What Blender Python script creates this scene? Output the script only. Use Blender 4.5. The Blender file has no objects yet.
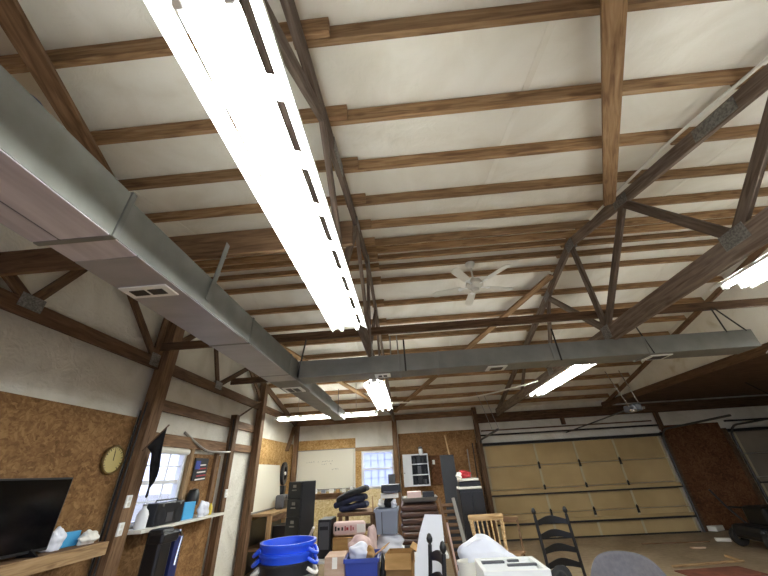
import bpy, bmesh, math, random
from mathutils import Vector, Matrix
random.seed(7)
S = bpy.context.scene
COL = S.collection
PI = math.pi
# ------------------------------------------------------------------ camera
F = 318.83
def cam_axes(p, y, r):
    cp, sp, cy, sy, cr, sr = math.cos(p), math.sin(p), math.cos(y), math.sin(y), math.cos(r), math.sin(r)
    f = Vector((sy*cp, cy*cp, sp)); rt = Vector((cy, -sy, 0)); up = rt.cross(f)
    return cr*rt+sr*up, -sr*rt+cr*up, f
RT, UP, FW = cam_axes(math.radians(29.989), math.radians(-2.806), math.radians(-3.206))
CAMP = Vector((0, 0, 1.65))
cd = bpy.data.cameras.new('camera'); cam = bpy.data.objects.new('camera', cd); COL.objects.link(cam)
cd.sensor_width = 36; cd.lens = F/768*36; cd.clip_start = .02
cam.matrix_world = Matrix(((RT.x, UP.x, -FW.x, CAMP.x), (RT.y, UP.y, -FW.y, CAMP.y), (RT.z, UP.z, -FW.z, CAMP.z), (0, 0, 0, 1)))
S.camera = cam
# ------------------------------------------------------------------ world, exposure
W = bpy.data.worlds.new('sky'); S.world = W; W.use_nodes = True
nt = W.node_tree; bg = nt.nodes['Background']
tc = nt.nodes.new('ShaderNodeTexCoord'); nz = nt.nodes.new('ShaderNodeTexNoise'); rp = nt.nodes.new('ShaderNodeValToRGB')
nz.inputs['Scale'].default_value = 14; nz.inputs['Detail'].default_value = 6
rp.color_ramp.elements[0].position = .35; rp.color_ramp.elements[0].color = (.40, .46, .72, 1)
rp.color_ramp.elements[1].position = .65; rp.color_ramp.elements[1].color = (.66, .73, 1.0, 1)
nt.links.new(tc.outputs['Generated'], nz.inputs['Vector']); nt.links.new(nz.outputs['Fac'], rp.inputs['Fac']); nt.links.new(rp.outputs['Color'], bg.inputs['Color'])
SKY = 1.5
TUBE = 36.0
EXPO = 1.26
bg.inputs['Strength'].default_value = SKY
S.view_settings.view_transform = 'Standard'; S.view_settings.look = 'None'
S.view_settings.exposure = EXPO; S.view_settings.gamma = 1; S.view_settings.use_curve_mapping = False
S.cycles.max_bounces = 10; S.cycles.diffuse_bounces = 6; S.cycles.use_denoising = True
S.cycles.sample_clamp_indirect = 6

# ------------------------------------------------------------------ materials
def lin(h):
    r = [int(h[i:i+2], 16)/255 for i in (0, 2, 4)]
    return tuple(c/12.92 if c <= .04045 else ((c+.055)/1.055)**2.4 for c in r)+(1,)
def mat(name, col, rough=.6, metal=0, spec=.5):
    m = bpy.data.materials.new(name); m.use_nodes = True
    b = m.node_tree.nodes['Principled BSDF']
    b.inputs['Base Color'].default_value = lin(col); b.inputs['Roughness'].default_value = rough; b.inputs['Metallic'].default_value = metal
    b.inputs['Specular IOR Level'].default_value = spec
    return m
def N(m, t, **k):
    n = m.node_tree.nodes.new(t)
    for a, v in k.items():
        if a in n.inputs: n.inputs[a].default_value = v
        else: setattr(n, a, v)
    return n
def L(m, a, b): m.node_tree.links.new(a, b)
def ramp(m, fac, *st):
    r = N(m, 'ShaderNodeValToRGB'); e = r.color_ramp.elements
    e[0].position, e[0].color = st[0][0], lin(st[0][1]); e[1].position, e[1].color = st[-1][0], lin(st[-1][1])
    for p, c in st[1:-1]:
        q = e.new(p); q.color = lin(c)
    L(m, fac, r.inputs['Fac']); return r.outputs['Color']
def coords(m, scale=(1, 1, 1), rot=(0, 0, 0), shift=True):
    t = N(m, 'ShaderNodeTexCoord'); mp = N(m, 'ShaderNodeMapping'); mp.inputs['Scale'].default_value = scale; mp.inputs['Rotation'].default_value = rot
    L(m, t.outputs['Object'], mp.inputs['Vector'])
    if shift:
        oi = N(m, 'ShaderNodeObjectInfo'); mu = N(m, 'ShaderNodeMath', operation='MULTIPLY'); mu.inputs[1].default_value = 37
        L(m, oi.outputs['Random'], mu.inputs[0]); L(m, mu.outputs[0], mp.inputs['Location'])
    return mp.outputs['Vector']
def bump(m, h, s=.3, d=.01):
    b = N(m, 'ShaderNodeBump'); b.inputs['Strength'].default_value = s; b.inputs['Distance'].default_value = d
    L(m, h, b.inputs['Height']); L(m, b.outputs['Normal'], m.node_tree.nodes['Principled BSDF'].inputs['Normal'])
def base(m, c): L(m, c, m.node_tree.nodes['Principled BSDF'].inputs['Base Color'])
def noisy(name, stops, scale=(8, 8, 8), rough=.7, detail=4, bs=.15, metal=0, ns=1.0, shift=True):
    m = mat(name, 'ffffff', rough, metal); v = coords(m, scale, shift=shift)
    n = N(m, 'ShaderNodeTexNoise', Scale=ns, Detail=detail); L(m, v, n.inputs['Vector'])
    base(m, ramp(m, n.outputs['Fac'], *stops)); bump(m, n.outputs['Fac'], bs)
    return m
def wood(name, dark, mid, light, rough=.75):
    m = mat(name, mid, rough, 0, .25); v = coords(m, (1.3, 16, 16))
    n = N(m, 'ShaderNodeTexNoise', Scale=2.2, Detail=6, Distortion=.8); L(m, v, n.inputs['Vector'])
    c1 = ramp(m, n.outputs['Fac'], (.3, dark), (.5, mid), (.72, light))
    v2 = coords(m, (3.2, 9, 9)); k = N(m, 'ShaderNodeTexVoronoi', Scale=1.0); L(m, v2, k.inputs['Vector'])
    kr = N(m, 'ShaderNodeMapRange'); kr.inputs[1].default_value = .07; kr.inputs[2].default_value = .2; kr.inputs[3].default_value = .75; kr.inputs[4].default_value = 0
    L(m, k.outputs['Distance'], kr.inputs[0])
    mx = N(m, 'ShaderNodeMix', data_type='RGBA'); L(m, kr.outputs[0], mx.inputs[0]); L(m, c1, mx.inputs[6]); mx.inputs[7].default_value = lin(dark)
    oi = N(m, 'ShaderNodeObjectInfo'); hs = N(m, 'ShaderNodeHueSaturation'); mr = N(m, 'ShaderNodeMapRange'); mr.inputs[3].default_value = .8; mr.inputs[4].default_value = 1.18
    L(m, oi.outputs['Random'], mr.inputs[0]); L(m, mr.outputs[0], hs.inputs['Value']); L(m, mx.outputs[2], hs.inputs['Color'])
    base(m, hs.outputs['Color']); bump(m, n.outputs['Fac'], .25, .004)
    return m
def osb(name, a, b, c, sc=(1, 1, 1)):
    m = mat(name, b, .8, 0, .2); v = coords(m, sc)
    d = N(m, 'ShaderNodeTexNoise', Scale=4, Detail=3); L(m, v, d.inputs['Vector'])
    ad = N(m, 'ShaderNodeVectorMath', operation='MULTIPLY_ADD'); ad.inputs[1].default_value = (.35, .35, .35); L(m, d.outputs['Color'], ad.inputs[0]); L(m, v, ad.inputs[2])
    def layer(rot, s):
        mp = N(m, 'ShaderNodeMapping'); mp.inputs['Rotation'].default_value = rot; mp.inputs['Scale'].default_value = s; L(m, ad.outputs[0], mp.inputs['Vector'])
        k = N(m, 'ShaderNodeTexVoronoi', Scale=1.0); L(m, mp.outputs['Vector'], k.inputs['Vector']); return k.outputs['Color']
    k1 = layer((.5, .4, .4), (9, 22, 30)); k2 = layer((-.5, .2, 1.1), (24, 9, 14))
    mx = N(m, 'ShaderNodeMix', data_type='RGBA'); mx.inputs[0].default_value = .5; L(m, k1, mx.inputs[6]); L(m, k2, mx.inputs[7])
    big = N(m, 'ShaderNodeTexNoise', Scale=1.3, Detail=5); L(m, v, big.inputs['Vector'])
    bw = N(m, 'ShaderNodeRGBToBW'); L(m, mx.outputs[2], bw.inputs[0])
    av = N(m, 'ShaderNodeMath', operation='MULTIPLY_ADD'); L(m, bw.outputs[0], av.inputs[0]); av.inputs[1].default_value = .55
    hb = N(m, 'ShaderNodeMath', operation='MULTIPLY'); L(m, big.outputs['Fac'], hb.inputs[0]); hb.inputs[1].default_value = .5; L(m, hb.outputs[0], av.inputs[2])
    base(m, ramp(m, av.outputs[0], (.32, a), (.5, b), (.68, c))); bump(m, bw.outputs[0], .3, .004)
    return m
def emit(name, col, s):
    m = bpy.data.materials.new(name); m.use_nodes = True; t = m.node_tree; t.nodes.clear()
    e = t.nodes.new('ShaderNodeEmission'); e.inputs['Color'].default_value = col; e.inputs['Strength'].default_value = s
    o = t.nodes.new('ShaderNodeOutputMaterial'); t.links.new(e.outputs[0], o.inputs['Surface']); return m
def insul(name, cols, wr=.5):
    m = mat(name, 'ffffff', .7, 0, .3); v = coords(m, (1, 1, 1), shift=False)
    n1 = N(m, 'ShaderNodeTexNoise', Scale=1.6, Detail=6, Distortion=1.2); L(m, v, n1.inputs['Vector'])
    n2 = N(m, 'ShaderNodeTexNoise', Scale=7, Detail=4, Distortion=2.5); L(m, v, n2.inputs['Vector'])
    base(m, ramp(m, n1.outputs['Fac'], *cols))
    w = N(m, 'ShaderNodeMath', operation='MULTIPLY_ADD'); L(m, n2.outputs['Fac'], w.inputs[0]); w.inputs[1].default_value = .35; L(m, n1.outputs['Fac'], w.inputs[2])
    bump(m, w.outputs[0], wr, .04)
    return m
M = {}
M['purlin'] = wood('pine_purlin', '6e5138', '927351', 'a88a68')
M['truss'] = wood('weathered_truss', '57483b', '75665a', '897a6c')
M['dark'] = wood('dark_lumber', '43301f', '5c4531', '705641')
M['post'] = wood('post_lumber', '5a432e', '775b42', '8e7053')
M['pine'] = wood('new_pine', '7f6244', 'a58761', 'bb9c76')
M['osb'] = osb('osb_brown', '664829', '7e5d3a', '96744d', (1.8,1.8,1.8))
M['osb_gold'] = osb('osb_gold', '8d6838', 'b08a54', 'c9a673', (1.6,1.6,1.6))
M['osb_red'] = osb('osb_reddish', '4a2e1c', '5f3d25', '745035', (1.5,1.5,1.5))
M['osb_pale'] = osb('osb_pale', 'b39a66', 'cbb586', 'dccaa0', (1.5,1.5,1.5))
M['insul'] = insul('roof_insulation', [(.3, 'dcd6c7'), (.55, 'e7e3d7'), (.8, 'edeae0')], .4)
M['insulw'] = insul('wall_insulation', [(.3, 'cfcabb'), (.55, 'dedacd'), (.8, 'e6e3d8')], .9)
M['insuls'] = insul('stained_insulation', [(.25, 'c9bfa6'), (.42, 'e4dfd2'), (.8, 'ebe7dc')], .6)
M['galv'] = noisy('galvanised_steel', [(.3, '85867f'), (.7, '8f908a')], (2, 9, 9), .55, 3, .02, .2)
M['lit_foil'] = noisy('lit_foil_facing', [(.3, 'b9b4bc'), (.7, 'dcd8df')], (14, 2, 5), .45, 5, .05, .15)  # pale lavender holds the light reflected on the near duct's underside
M['pan'] = noisy('lit_duct_underside', [(.3, 'a2a2a6'), (.7, 'b2b2b6')], (3, 8, 5), .4, 3, .03, .35)  # paler than the duct sides: light from below is in the colour
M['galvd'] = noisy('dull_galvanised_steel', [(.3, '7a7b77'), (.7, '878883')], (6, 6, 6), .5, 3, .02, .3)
M['plate'] = noisy('truss_plate_steel', [(.35, '6b6a67'), (.65, '96948f')], (60, 60, 60), .5, 2, .4, .5)
M['white'] = mat('white_enamel', 'f2f3ef', .35)
M['offwhite'] = mat('off_white_paint', 'dedbcf', .5)
M['vinyl'] = mat('white_vinyl', 'eceef0', .4)
M['chrome'] = mat('chrome', 'd5d5d5', .2, 1)
M['iron'] = mat('dark_iron', '2a2826', .5, .4)
M['rod'] = mat('zinc_rod', '8a867e', .5, .5)
M['trk'] = mat('track_steel', '4c4a46', .5, .5)
M['black'] = mat('black_plastic', '131315', .4)
M['blackw'] = mat('black_lacquer', '0e0d0c', .4)
M['screen'] = mat('screen_glass', '050507', .12)
M['charcoal'] = mat('charcoal_steel', '26272a', .4, .2)
M['gsteel'] = mat('grey_steel', '55565a', .4, .4)
M['blue'] = mat('blue_plastic', '1f4fd6', .35)
M['navy'] = mat('navy_plastic', '2a3f93', .4)
M['navyd'] = mat('deep_navy_card', '1b2860', .5)
M['navyf'] = noisy('navy_cloth', [(.3, '0d1022'), (.7, '232844')], (12, 12, 12), .85, 3, .5)
M['blackf'] = noisy('black_cloth', [(.3, '0c0c0d'), (.7, '1e1e20')], (12, 12, 12), .9, 3, .4)
M['grey'] = mat('grey_plastic', '8d95a3', .45)
M['greyc'] = noisy('grey_shell', [(.3, '646266'), (.7, '716f72')], (30, 30, 30), .6, 2, .1)
M['card'] = noisy('cardboard', [(.3, '94703f'), (.7, 'b48d58')], (4, 4, 20), .85, 3, .1)
M['cardp'] = noisy('pale_cardboard', [(.3, 'b0917a'), (.7, 'cbb19a')], (4, 4, 20), .85, 3, .1)
M['brownb'] = noisy('brown_laminate', [(.3, '3a2419'), (.7, '573624')], (2, 12, 12), .3, 3, .05)
M['tan'] = noisy('tan_insulation_board', [(.3, 'a38a5c'), (.7, 'b89f70')], (1.2, 1.2, 1.2), .75, 4, .08)
M['tang'] = noisy('grey_tan_board', [(.3, '75695a'), (.7, '8a7f6e')], (1.2, 1.2, 1.2), .75, 4, .08)
M['stile'] = mat('door_stile', 'b3a684', .5, 0)
M['seal'] = mat('dark_rubber', '1d1a17', .7)
M['bag'] = mat('white_polythene', 'e3e6f0', .3)
M['paper'] = mat('paper', 'eeebe2', .8)
M['pink'] = mat('pink_card', 'dcc0b8', .7)
M['red'] = mat('red_paint', 'a8262b', .5)
M['gold'] = mat('brass_dial', 'c2b070', .45)
M['bronze'] = mat('bronze_rim', '6a542a', .4, .5)
M['skyblue'] = mat('light_blue_card', '4aa5d8', .5)
M['yellow'] = mat('yellow_plastic', 'd6bb3c', .5)
M['cable'] = mat('indigo_cable', '2b2a55', .5)
M['pipe'] = mat('grey_conduit', '8f8a80', .4, .4)
M['honey'] = wood('honey_wood', '9a7a4e', 'c0a074', 'd4ba90', .4)
M['tube'] = emit('lit_tube', (.965, 1, .975, 1), TUBE)
m = M['board'] = mat('whiteboard', 'd6d0bd', .4)
m = M['concrete'] = mat('concrete', '7d6d58', .55)
v = coords(m, (1, 1, 1), shift=False); n1 = N(m, 'ShaderNodeTexNoise', Scale=.9, Detail=8, Distortion=.6); n2 = N(m, 'ShaderNodeTexNoise', Scale=11, Detail=5)
L(m, v, n1.inputs['Vector']); L(m, v, n2.inputs['Vector'])
mx = N(m, 'ShaderNodeMix', data_type='RGBA'); mx.inputs[0].default_value = .3
L(m, ramp(m, n1.outputs['Fac'], (.3, '75644c'), (.55, '958268'), (.75, 'aa977d')), mx.inputs[6]); L(m, ramp(m, n2.outputs['Fac'], (.35, '665844'), (.7, 'b09d83')), mx.inputs[7])
base(m, mx.outputs[2]); bump(m, n2.outputs['Fac'], .2, .005)
m = M['glass'] = bpy.data.materials.new('window_glass'); m.use_nodes = True; t = m.node_tree; t.nodes.clear()
g1 = t.nodes.new('ShaderNodeBsdfTransparent'); g2 = t.nodes.new('ShaderNodeBsdfGlossy'); g2.inputs['Roughness'].default_value = .05; gx = t.nodes.new('ShaderNodeMixShader'); gx.inputs[0].default_value = .08
o_ = t.nodes.new('ShaderNodeOutputMaterial'); t.links.new(g1.outputs[0], gx.inputs[1]); t.links.new(g2.outputs[0], gx.inputs[2]); t.links.new(gx.outputs[0], o_.inputs['Surface'])
m = M['blind'] = bpy.data.materials.new('thin_blind'); m.use_nodes = True; t = m.node_tree; t.nodes.clear()
g1 = t.nodes.new('ShaderNodeBsdfTranslucent'); g1.inputs['Color'].default_value = (.78, .82, 1, 1); g2 = t.nodes.new('ShaderNodeBsdfTransparent'); gx = t.nodes.new('ShaderNodeMixShader'); gx.inputs[0].default_value = .25
o_ = t.nodes.new('ShaderNodeOutputMaterial'); t.links.new(g1.outputs[0], gx.inputs[1]); t.links.new(g2.outputs[0], gx.inputs[2]); t.links.new(gx.outputs[0], o_.inputs['Surface'])

# ------------------------------------------------------------------ helpers
def world_of(o):
    w = o.matrix_basis.copy()
    return world_of(o.parent) @ o.matrix_parent_inverse @ w if o.parent else w
def tag(o, label, cat, group=None):
    o['label'] = label; o['category'] = cat
    if group: o['group'] = group
    return o
def adopt(o, p):
    if p:
        o.parent = p; o.matrix_parent_inverse = world_of(p).inverted()
def thing(name, label, cat, loc=(0, 0, 0), rz=0, group=None):
    o = bpy.data.objects.new(name, None); COL.objects.link(o); o.location = loc; o.rotation_euler = (0, 0, rz); o.empty_display_size = .1
    return tag(o, label, cat, group)
def obj(name, bm, m, parent=None, mw=None, smooth=False, local=False):
    bmesh.ops.recalc_face_normals(bm, faces=bm.faces)
    me = bpy.data.meshes.new(name); bm.to_mesh(me); bm.free()
    if smooth:
        for p in me.polygons: p.use_smooth = True
        me.set_sharp_from_angle(angle=.7)
    o = bpy.data.objects.new(name, me); COL.objects.link(o)
    me.materials.append(M[m] if isinstance(m, str) else m)
    if local and parent:            # mesh is given in the parent's own axes
        o.parent = parent
        if mw is not None: o.matrix_basis = mw
    else:
        if mw is not None: o.matrix_basis = mw
        adopt(o, parent)
    return o
def recenter(o):
    """move the origin of a top-level mesh to the middle of its base"""
    me = o.data; vs = [v.co for v in me.vertices]
    c = Vector(((min(v.x for v in vs)+max(v.x for v in vs))/2, (min(v.y for v in vs)+max(v.y for v in vs))/2, min(v.z for v in vs)))
    me.transform(Matrix.Translation(-c)); o.matrix_basis = o.matrix_basis @ Matrix.Translation(c); return o
def struct(o): o['kind'] = 'structure'; return o
def bx(bm, c, s, rot=None, bevel=0):
    r = bmesh.ops.create_cube(bm, size=1)
    mm = Matrix.Translation(Vector(c)) @ (rot.to_4x4() if rot else Matrix()) @ Matrix.Diagonal((s[0], s[1], s[2], 1))
    bmesh.ops.transform(bm, matrix=mm, verts=r['verts'])
    if bevel:
        es = list({e for v in r['verts'] for e in v.link_edges})
        bmesh.ops.bevel(bm, geom=es, offset=bevel, segments=2, affect='EDGES', profile=.5)
    return bm
def B(c, s, rot=None, bevel=0): return bx(bmesh.new(), c, s, rot, bevel)
def BB(a, b, bevel=0):
    return B([(a[i]+b[i])/2 for i in range(3)], [abs(b[i]-a[i]) for i in range(3)], None, bevel)
def lathe(prof, seg=24, bm=None, mw=None):
    bm = bm or bmesh.new(); rings = []
    for r, z in prof:
        rings.append([bm.verts.new((r*math.cos(2*PI*i/seg), r*math.sin(2*PI*i/seg), z)) for i in range(seg)] if r > 1e-6 else [bm.verts.new((0, 0, z))])
    for a, b in zip(rings, rings[1:]):
        for i in range(seg):
            j = (i+1) % seg
            if len(a) == 1 and len(b) == 1: continue
            if len(a) == 1: bm.faces.new((a[0], b[j], b[i]))
            elif len(b) == 1: bm.faces.new((a[i], a[j], b[0]))
            else: bm.faces.new((a[i], a[j], b[j], b[i]))
    if mw: bmesh.ops.transform(bm, matrix=mw, verts=[v for q in rings for v in q])
    return bm
def tube(pts, r, seg=8, bm=None, radii=None):
    bm = bm or bmesh.new(); pts = [Vector(p) for p in pts]; rings = []
    for i, p in enumerate(pts):
        d = (pts[min(i+1, len(pts)-1)]-pts[max(i-1, 0)]).normalized()
        a = Vector((0, 0, 1)) if abs(d.z) < .9 else Vector((1, 0, 0)); u = d.cross(a).normalized(); w = d.cross(u)
        rr = radii[i] if radii else r
        rings.append([bm.verts.new(p+rr*(math.cos(2*PI*k/seg)*u+math.sin(2*PI*k/seg)*w)) for k in range(seg)])
    for a, b in zip(rings, rings[1:]):
        for k in range(seg): bm.faces.new((a[k], a[(k+1) % seg], b[(k+1) % seg], b[k]))
    bm.faces.new(rings[0]); bm.faces.new(rings[-1][::-1]); return bm
def prism(poly, depth, mw=None):
    """polygon in the xy plane pushed by depth along z"""
    bm = bmesh.new(); a = [bm.verts.new((x, y, 0)) for x, y in poly]; b = [bm.verts.new((x, y, depth)) for x, y in poly]; n = len(poly)
    bm.faces.new(a[::-1]); bm.faces.new(b)
    for i in range(n): bm.faces.new((a[i], a[(i+1) % n], b[(i+1) % n], b[i]))
    if mw: bmesh.ops.transform(bm, matrix=mw, verts=bm.verts)
    return bm
def frame(p0, p1, up=(0, 0, 1)):
    p0, p1 = Vector(p0), Vector(p1); x = (p1-p0).normalized(); y = Vector(up).cross(x).normalized(); z = x.cross(y); c = (p0+p1)/2
    return Matrix(((x.x, y.x, z.x, c.x), (x.y, y.y, z.y, c.y), (x.z, y.z, z.z, c.z), (0, 0, 0, 1)))
def beam(name, p0, p1, w, h, m, parent=None, up=(0, 0, 1), bevel=.003):
    """a board: length along its local x, w thick (local y), h tall (local z)"""
    ln = (Vector(p1)-Vector(p0)).length
    return obj(name, B((0, 0, 0), (ln, w, h), None, bevel), m, parent, frame(p0, p1, up))
def rodpart(name, p0, p1, r, m, parent=None, seg=8):
    ln = (Vector(p1)-Vector(p0)).length
    a = (0, 0, 1) if abs((Vector(p1)-Vector(p0)).normalized().z) < .95 else (0, 1, 0)
    return obj(name, tube([(-ln/2, 0, 0), (ln/2, 0, 0)], r, seg), m, parent, frame(p0, p1, a), True)
def P(px, py, y):
    d = (px-384)/F*RT - (py-288)/F*UP + FW
    return CAMP + d*(y/d.y)
def sheet(name, f, nu, nv, m, parent=None, thick=0, smooth=True):
    bm = bmesh.new(); g = [[bm.verts.new(f(i/nu, j/nv)) for j in range(nv+1)] for i in range(nu+1)]
    for i in range(nu):
        for j in range(nv): bm.faces.new((g[i][j], g[i+1][j], g[i+1][j+1], g[i][j+1]))
    o = obj(name, bm, m, parent, None, smooth)
    if thick:
        md = o.modifiers.new('thickness', 'SOLIDIFY'); md.thickness = thick; md.offset = 0
    return o
ORD = ['first', 'second', 'third', 'fourth', 'fifth', 'sixth', 'seventh', 'eighth', 'ninth', 'tenth', 'eleventh', 'twelfth']

# ------------------------------------------------------------------ the shell
XL, YB, YN, XR2 = -3.52, 10.4, -2.4, 14.0
RY, RZ, SL = 4.05, 4.50, .235                    # ridge line and slope of the truss top chords
XT = (-3.43, -.43, 2.65, 5.72)                   # the trusses
def zc(y): return RZ-SL*abs(y-RY)
SLN = math.sqrt(1+SL*SL)
def onroof(y, off):                              # height of a layer lying off above the chord axis
    return zc(y)+off*SLN
struct(obj('floor', BB((XL-.2, YN-.1, -.12), (XR2+.2, YB+.2, 0)), 'concrete'))
bm = bmesh.new()
for ys in ((YN, RY), (RY, YB+.1)):
    vs = [(x, y, onroof(y, .180)) for x, y in ((XL-.1, ys[0]), (5.84, ys[0]), (5.84, ys[1]), (XL-.1, ys[1]))]
    bm.faces.new([bm.verts.new(v) for v in vs])
bmesh.ops.remove_doubles(bm, verts=bm.verts, dist=.001)
ceil = struct(obj('ceiling', bm, 'insul')); md = ceil.modifiers.new('thickness', 'SOLIDIFY'); md.thickness = .05; md.offset = 1
for x in (-2.6, -1.0, 1.05, 3.4, 4.6):           # taped laps of the insulation rolls
    for y0, y1, k in ((YN, RY, 0), (RY, YB, 1)):
        up = (0, SL if k else -SL, 1)
        beam('insulation_lap', (x, y0+.02, onroof(y0+.02, .177)), (x+.02, y1-.02, onroof(y1-.02, .177)), .05, .006, 'insul', ceil, up)
struct(obj('ceiling_right', BB((5.78, YN-.1, 3.08), (XR2+.1, YB+.12, 3.14)), 'dark'))
def wallgrid(us, vs, holes, extra, to3, th, off):
    bm = bmesh.new()
    for i in range(len(us)-1):
        for j in range(len(vs)-1):
            if (i, j) in holes: continue
            bm.faces.new([bm.verts.new(to3(u, v)) for u, v in ((us[i], vs[j]), (us[i+1], vs[j]), (us[i+1], vs[j+1]), (us[i], vs[j+1]))])
    if extra: bm.faces.new([bm.verts.new(to3(u, v)) for u, v in extra])
    bmesh.ops.remove_doubles(bm, verts=bm.verts, dist=.001)
    bmesh.ops.recalc_face_normals(bm, faces=bm.faces)
    return bm
def wall(name, bm, m, th):
    o = obj(name, bm, m); md = o.modifiers.new('thickness', 'SOLIDIFY'); md.thickness = th; md.offset = 0; return struct(o)
WY = (4.5, 5.38); WZ = (1.22, 2.1)
us = [YN, WY[0], WY[1], YB+.1]; vs = [0, WZ[0], WZ[1], 3.0]
gab = [(u, 3.0) for u in us]+[(YB+.1, onroof(YB+.1, .18)), (RY, onroof(RY, .18)), (YN, onroof(YN, .18))]
wl = wall('wall_left', wallgrid(us, vs, {(1, 1)}, gab, lambda u, v: (XL-.03, u, v), .05, 0), 'insulw', .05)
BX = (-1.42, -.52); BZ = (1.29, 2.2)
us = [XL-.1, BX[0], BX[1], XR2+.1]; vs = [0, BZ[0], BZ[1], 3.24]
wb = wall('wall_back', wallgrid(us, vs, {(1, 1)}, None, lambda u, v: (u, YB+.06, v), .05, 0), 'insulw', .05)
us = [XL-.1, -2.6, 3.6, XR2+.1]; vs = [0, 2.5, 3.2]
wn = wall('wall_near', wallgrid(us, vs, {(1, 0)}, None, lambda u, v: (u, YN, v), .05, 0), 'insulw', .05)  # doorway opening added in this unseen wall to let sky light in
wall('wall_far_right', wallgrid([YN, YB+.1], [0, 3.15], set(), None, lambda u, v: (XR2+.03, u, v), .05, 0), 'insulw', .05)
gab = [(YN, 3.06), (YB, 3.06), (YB, onroof(YB, .18)), (RY, onroof(RY, .18)), (YN, onroof(YN, .18))]
wall('wall_right', wallgrid([0], [0], set(), gab, lambda u, v: (5.81, u, v), .04, 0), 'insuls', .04)
struct(obj('ground', BB((-60, -60, -.25), (70, 80, -.14)), noisy('gravel_drive', [(.3, '8d8a82'), (.7, 'b5b1a6')], (3, 3, 3), .9)))
# cladding on the walls
def osbp(name, a, b, m, p):
    c = [(a[i]+b[i])/2 for i in range(3)]
    return obj(name, B((0, 0, 0), [abs(b[i]-a[i]) for i in range(3)]), m, p, Matrix.Translation(c))
w0, w1 = XL, XL+.025
osbp('osb_panel', (w0, 1.75, 0), (w1, 4.16, 2.42), 'osb', wl)
osbp('osb_panel', (w0, YN, 0), (w1, 1.74, 2.42), 'osb', wl)
osbp('osb_panel', (w0, 4.46, 0), (w1, 6.45, 1.14), 'osb', wl)
osbp('osb_panel', (w0, 5.56, 1.22), (w1, 6.4, 2.06), 'osb', wl)
osbp('osb_panel', (w0, 7.78, 0), (w1, YB, 2.5), 'osb_gold', wl)
yb0, yb1 = YB+.02, YB+.035
osbp('osb_panel', (-3.34, yb0, 2.3), (-1.62, yb1, 2.58), 'osb_gold', wb)
osbp('osb_panel', (-3.34, yb0, 0), (-.52, yb1, 1.26), 'osb_pale', wb)
osbp('osb_panel', (-1.62, yb0, 1.28), (-1.45, yb1, 2.3), 'osb_gold', wb)
osbp('osb_panel', (-.34, yb0, 0), (1.92, yb1, 2.62), 'osb', wb)
osbp('osb_panel', (7.12, yb0, 0), (8.72, yb1, 2.42), 'osb_red', wb)

# ------------------------------------------------------------------ windows
def window(name, to3, u0, u1, v0, v1, split, cols):
    """double hung sash in the (u, v) plane; n = depth axis inside to3(u, v, n)"""
    root = bpy.data.objects.new(name, None); COL.objects.link(root); root['kind'] = 'structure'; root.location = to3((u0+u1)/2, v0, 0)
    def bar(nm, ua, ub, va, vb, n0, n1, m='vinyl'):
        a, b = to3(ua, va, n0), to3(ub, vb, n1); obj(nm, BB(a, b), m, root)
    w = .045
    bar('window_jamb', u0, u0+w, v0, v1, -.02, .07); bar('window_jamb', u1-w, u1, v0, v1, -.02, .07)
    bar('window_head', u0+w, u1-w, v1-w, v1, -.02, .07); bar('window_sill', u0+w, u1-w, v0, v0+w, -.02, .07)
    bar('meeting_rail', u0+w, u1-w, split-.025, split+.025, 0, .05)
    for k in range(1, cols):
        u = u0+w+(u1-u0-2*w)*k/cols
        bar('glazing_bar', u-.012, u+.012, v0+w, split-.025, .02, .035); bar('glazing_bar', u-.012, u+.012, split+.025, v1-w, .02, .035)
    for a, b in ((v0+w, split-.025), (split+.025, v1-w)):
        bar('glazing_bar', u0+w, u1-w, (a+b)/2-.009, (a+b)/2+.009, .021, .034)
        bar('window_pane', u0+w, u1-w, a, b, .026, .029, 'glass')
    return root
w1_ = window('window_1', lambda u, v, n: (XL-n, u, v), WY[0], WY[1], WZ[0], WZ[1], 1.68, 3)
obj('roller_blind', tube([(XL+.04, WY[0]+.02, WZ[1]-.03), (XL+.04, WY[1]-.02, WZ[1]-.03)], .045, 12), 'offwhite', w1_, None, True)
w2_ = window('window_2', lambda u, v, n: (u, YB+.03+n, v), BX[0], BX[1], BZ[0], BZ[1], 1.75, 4)
obj('thin_blind', BB((BX[0]+.05, YB+.040, BZ[0]+.05), (BX[1]-.05, YB+.043, BZ[1]-.05)), 'blind', w2_)

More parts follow.
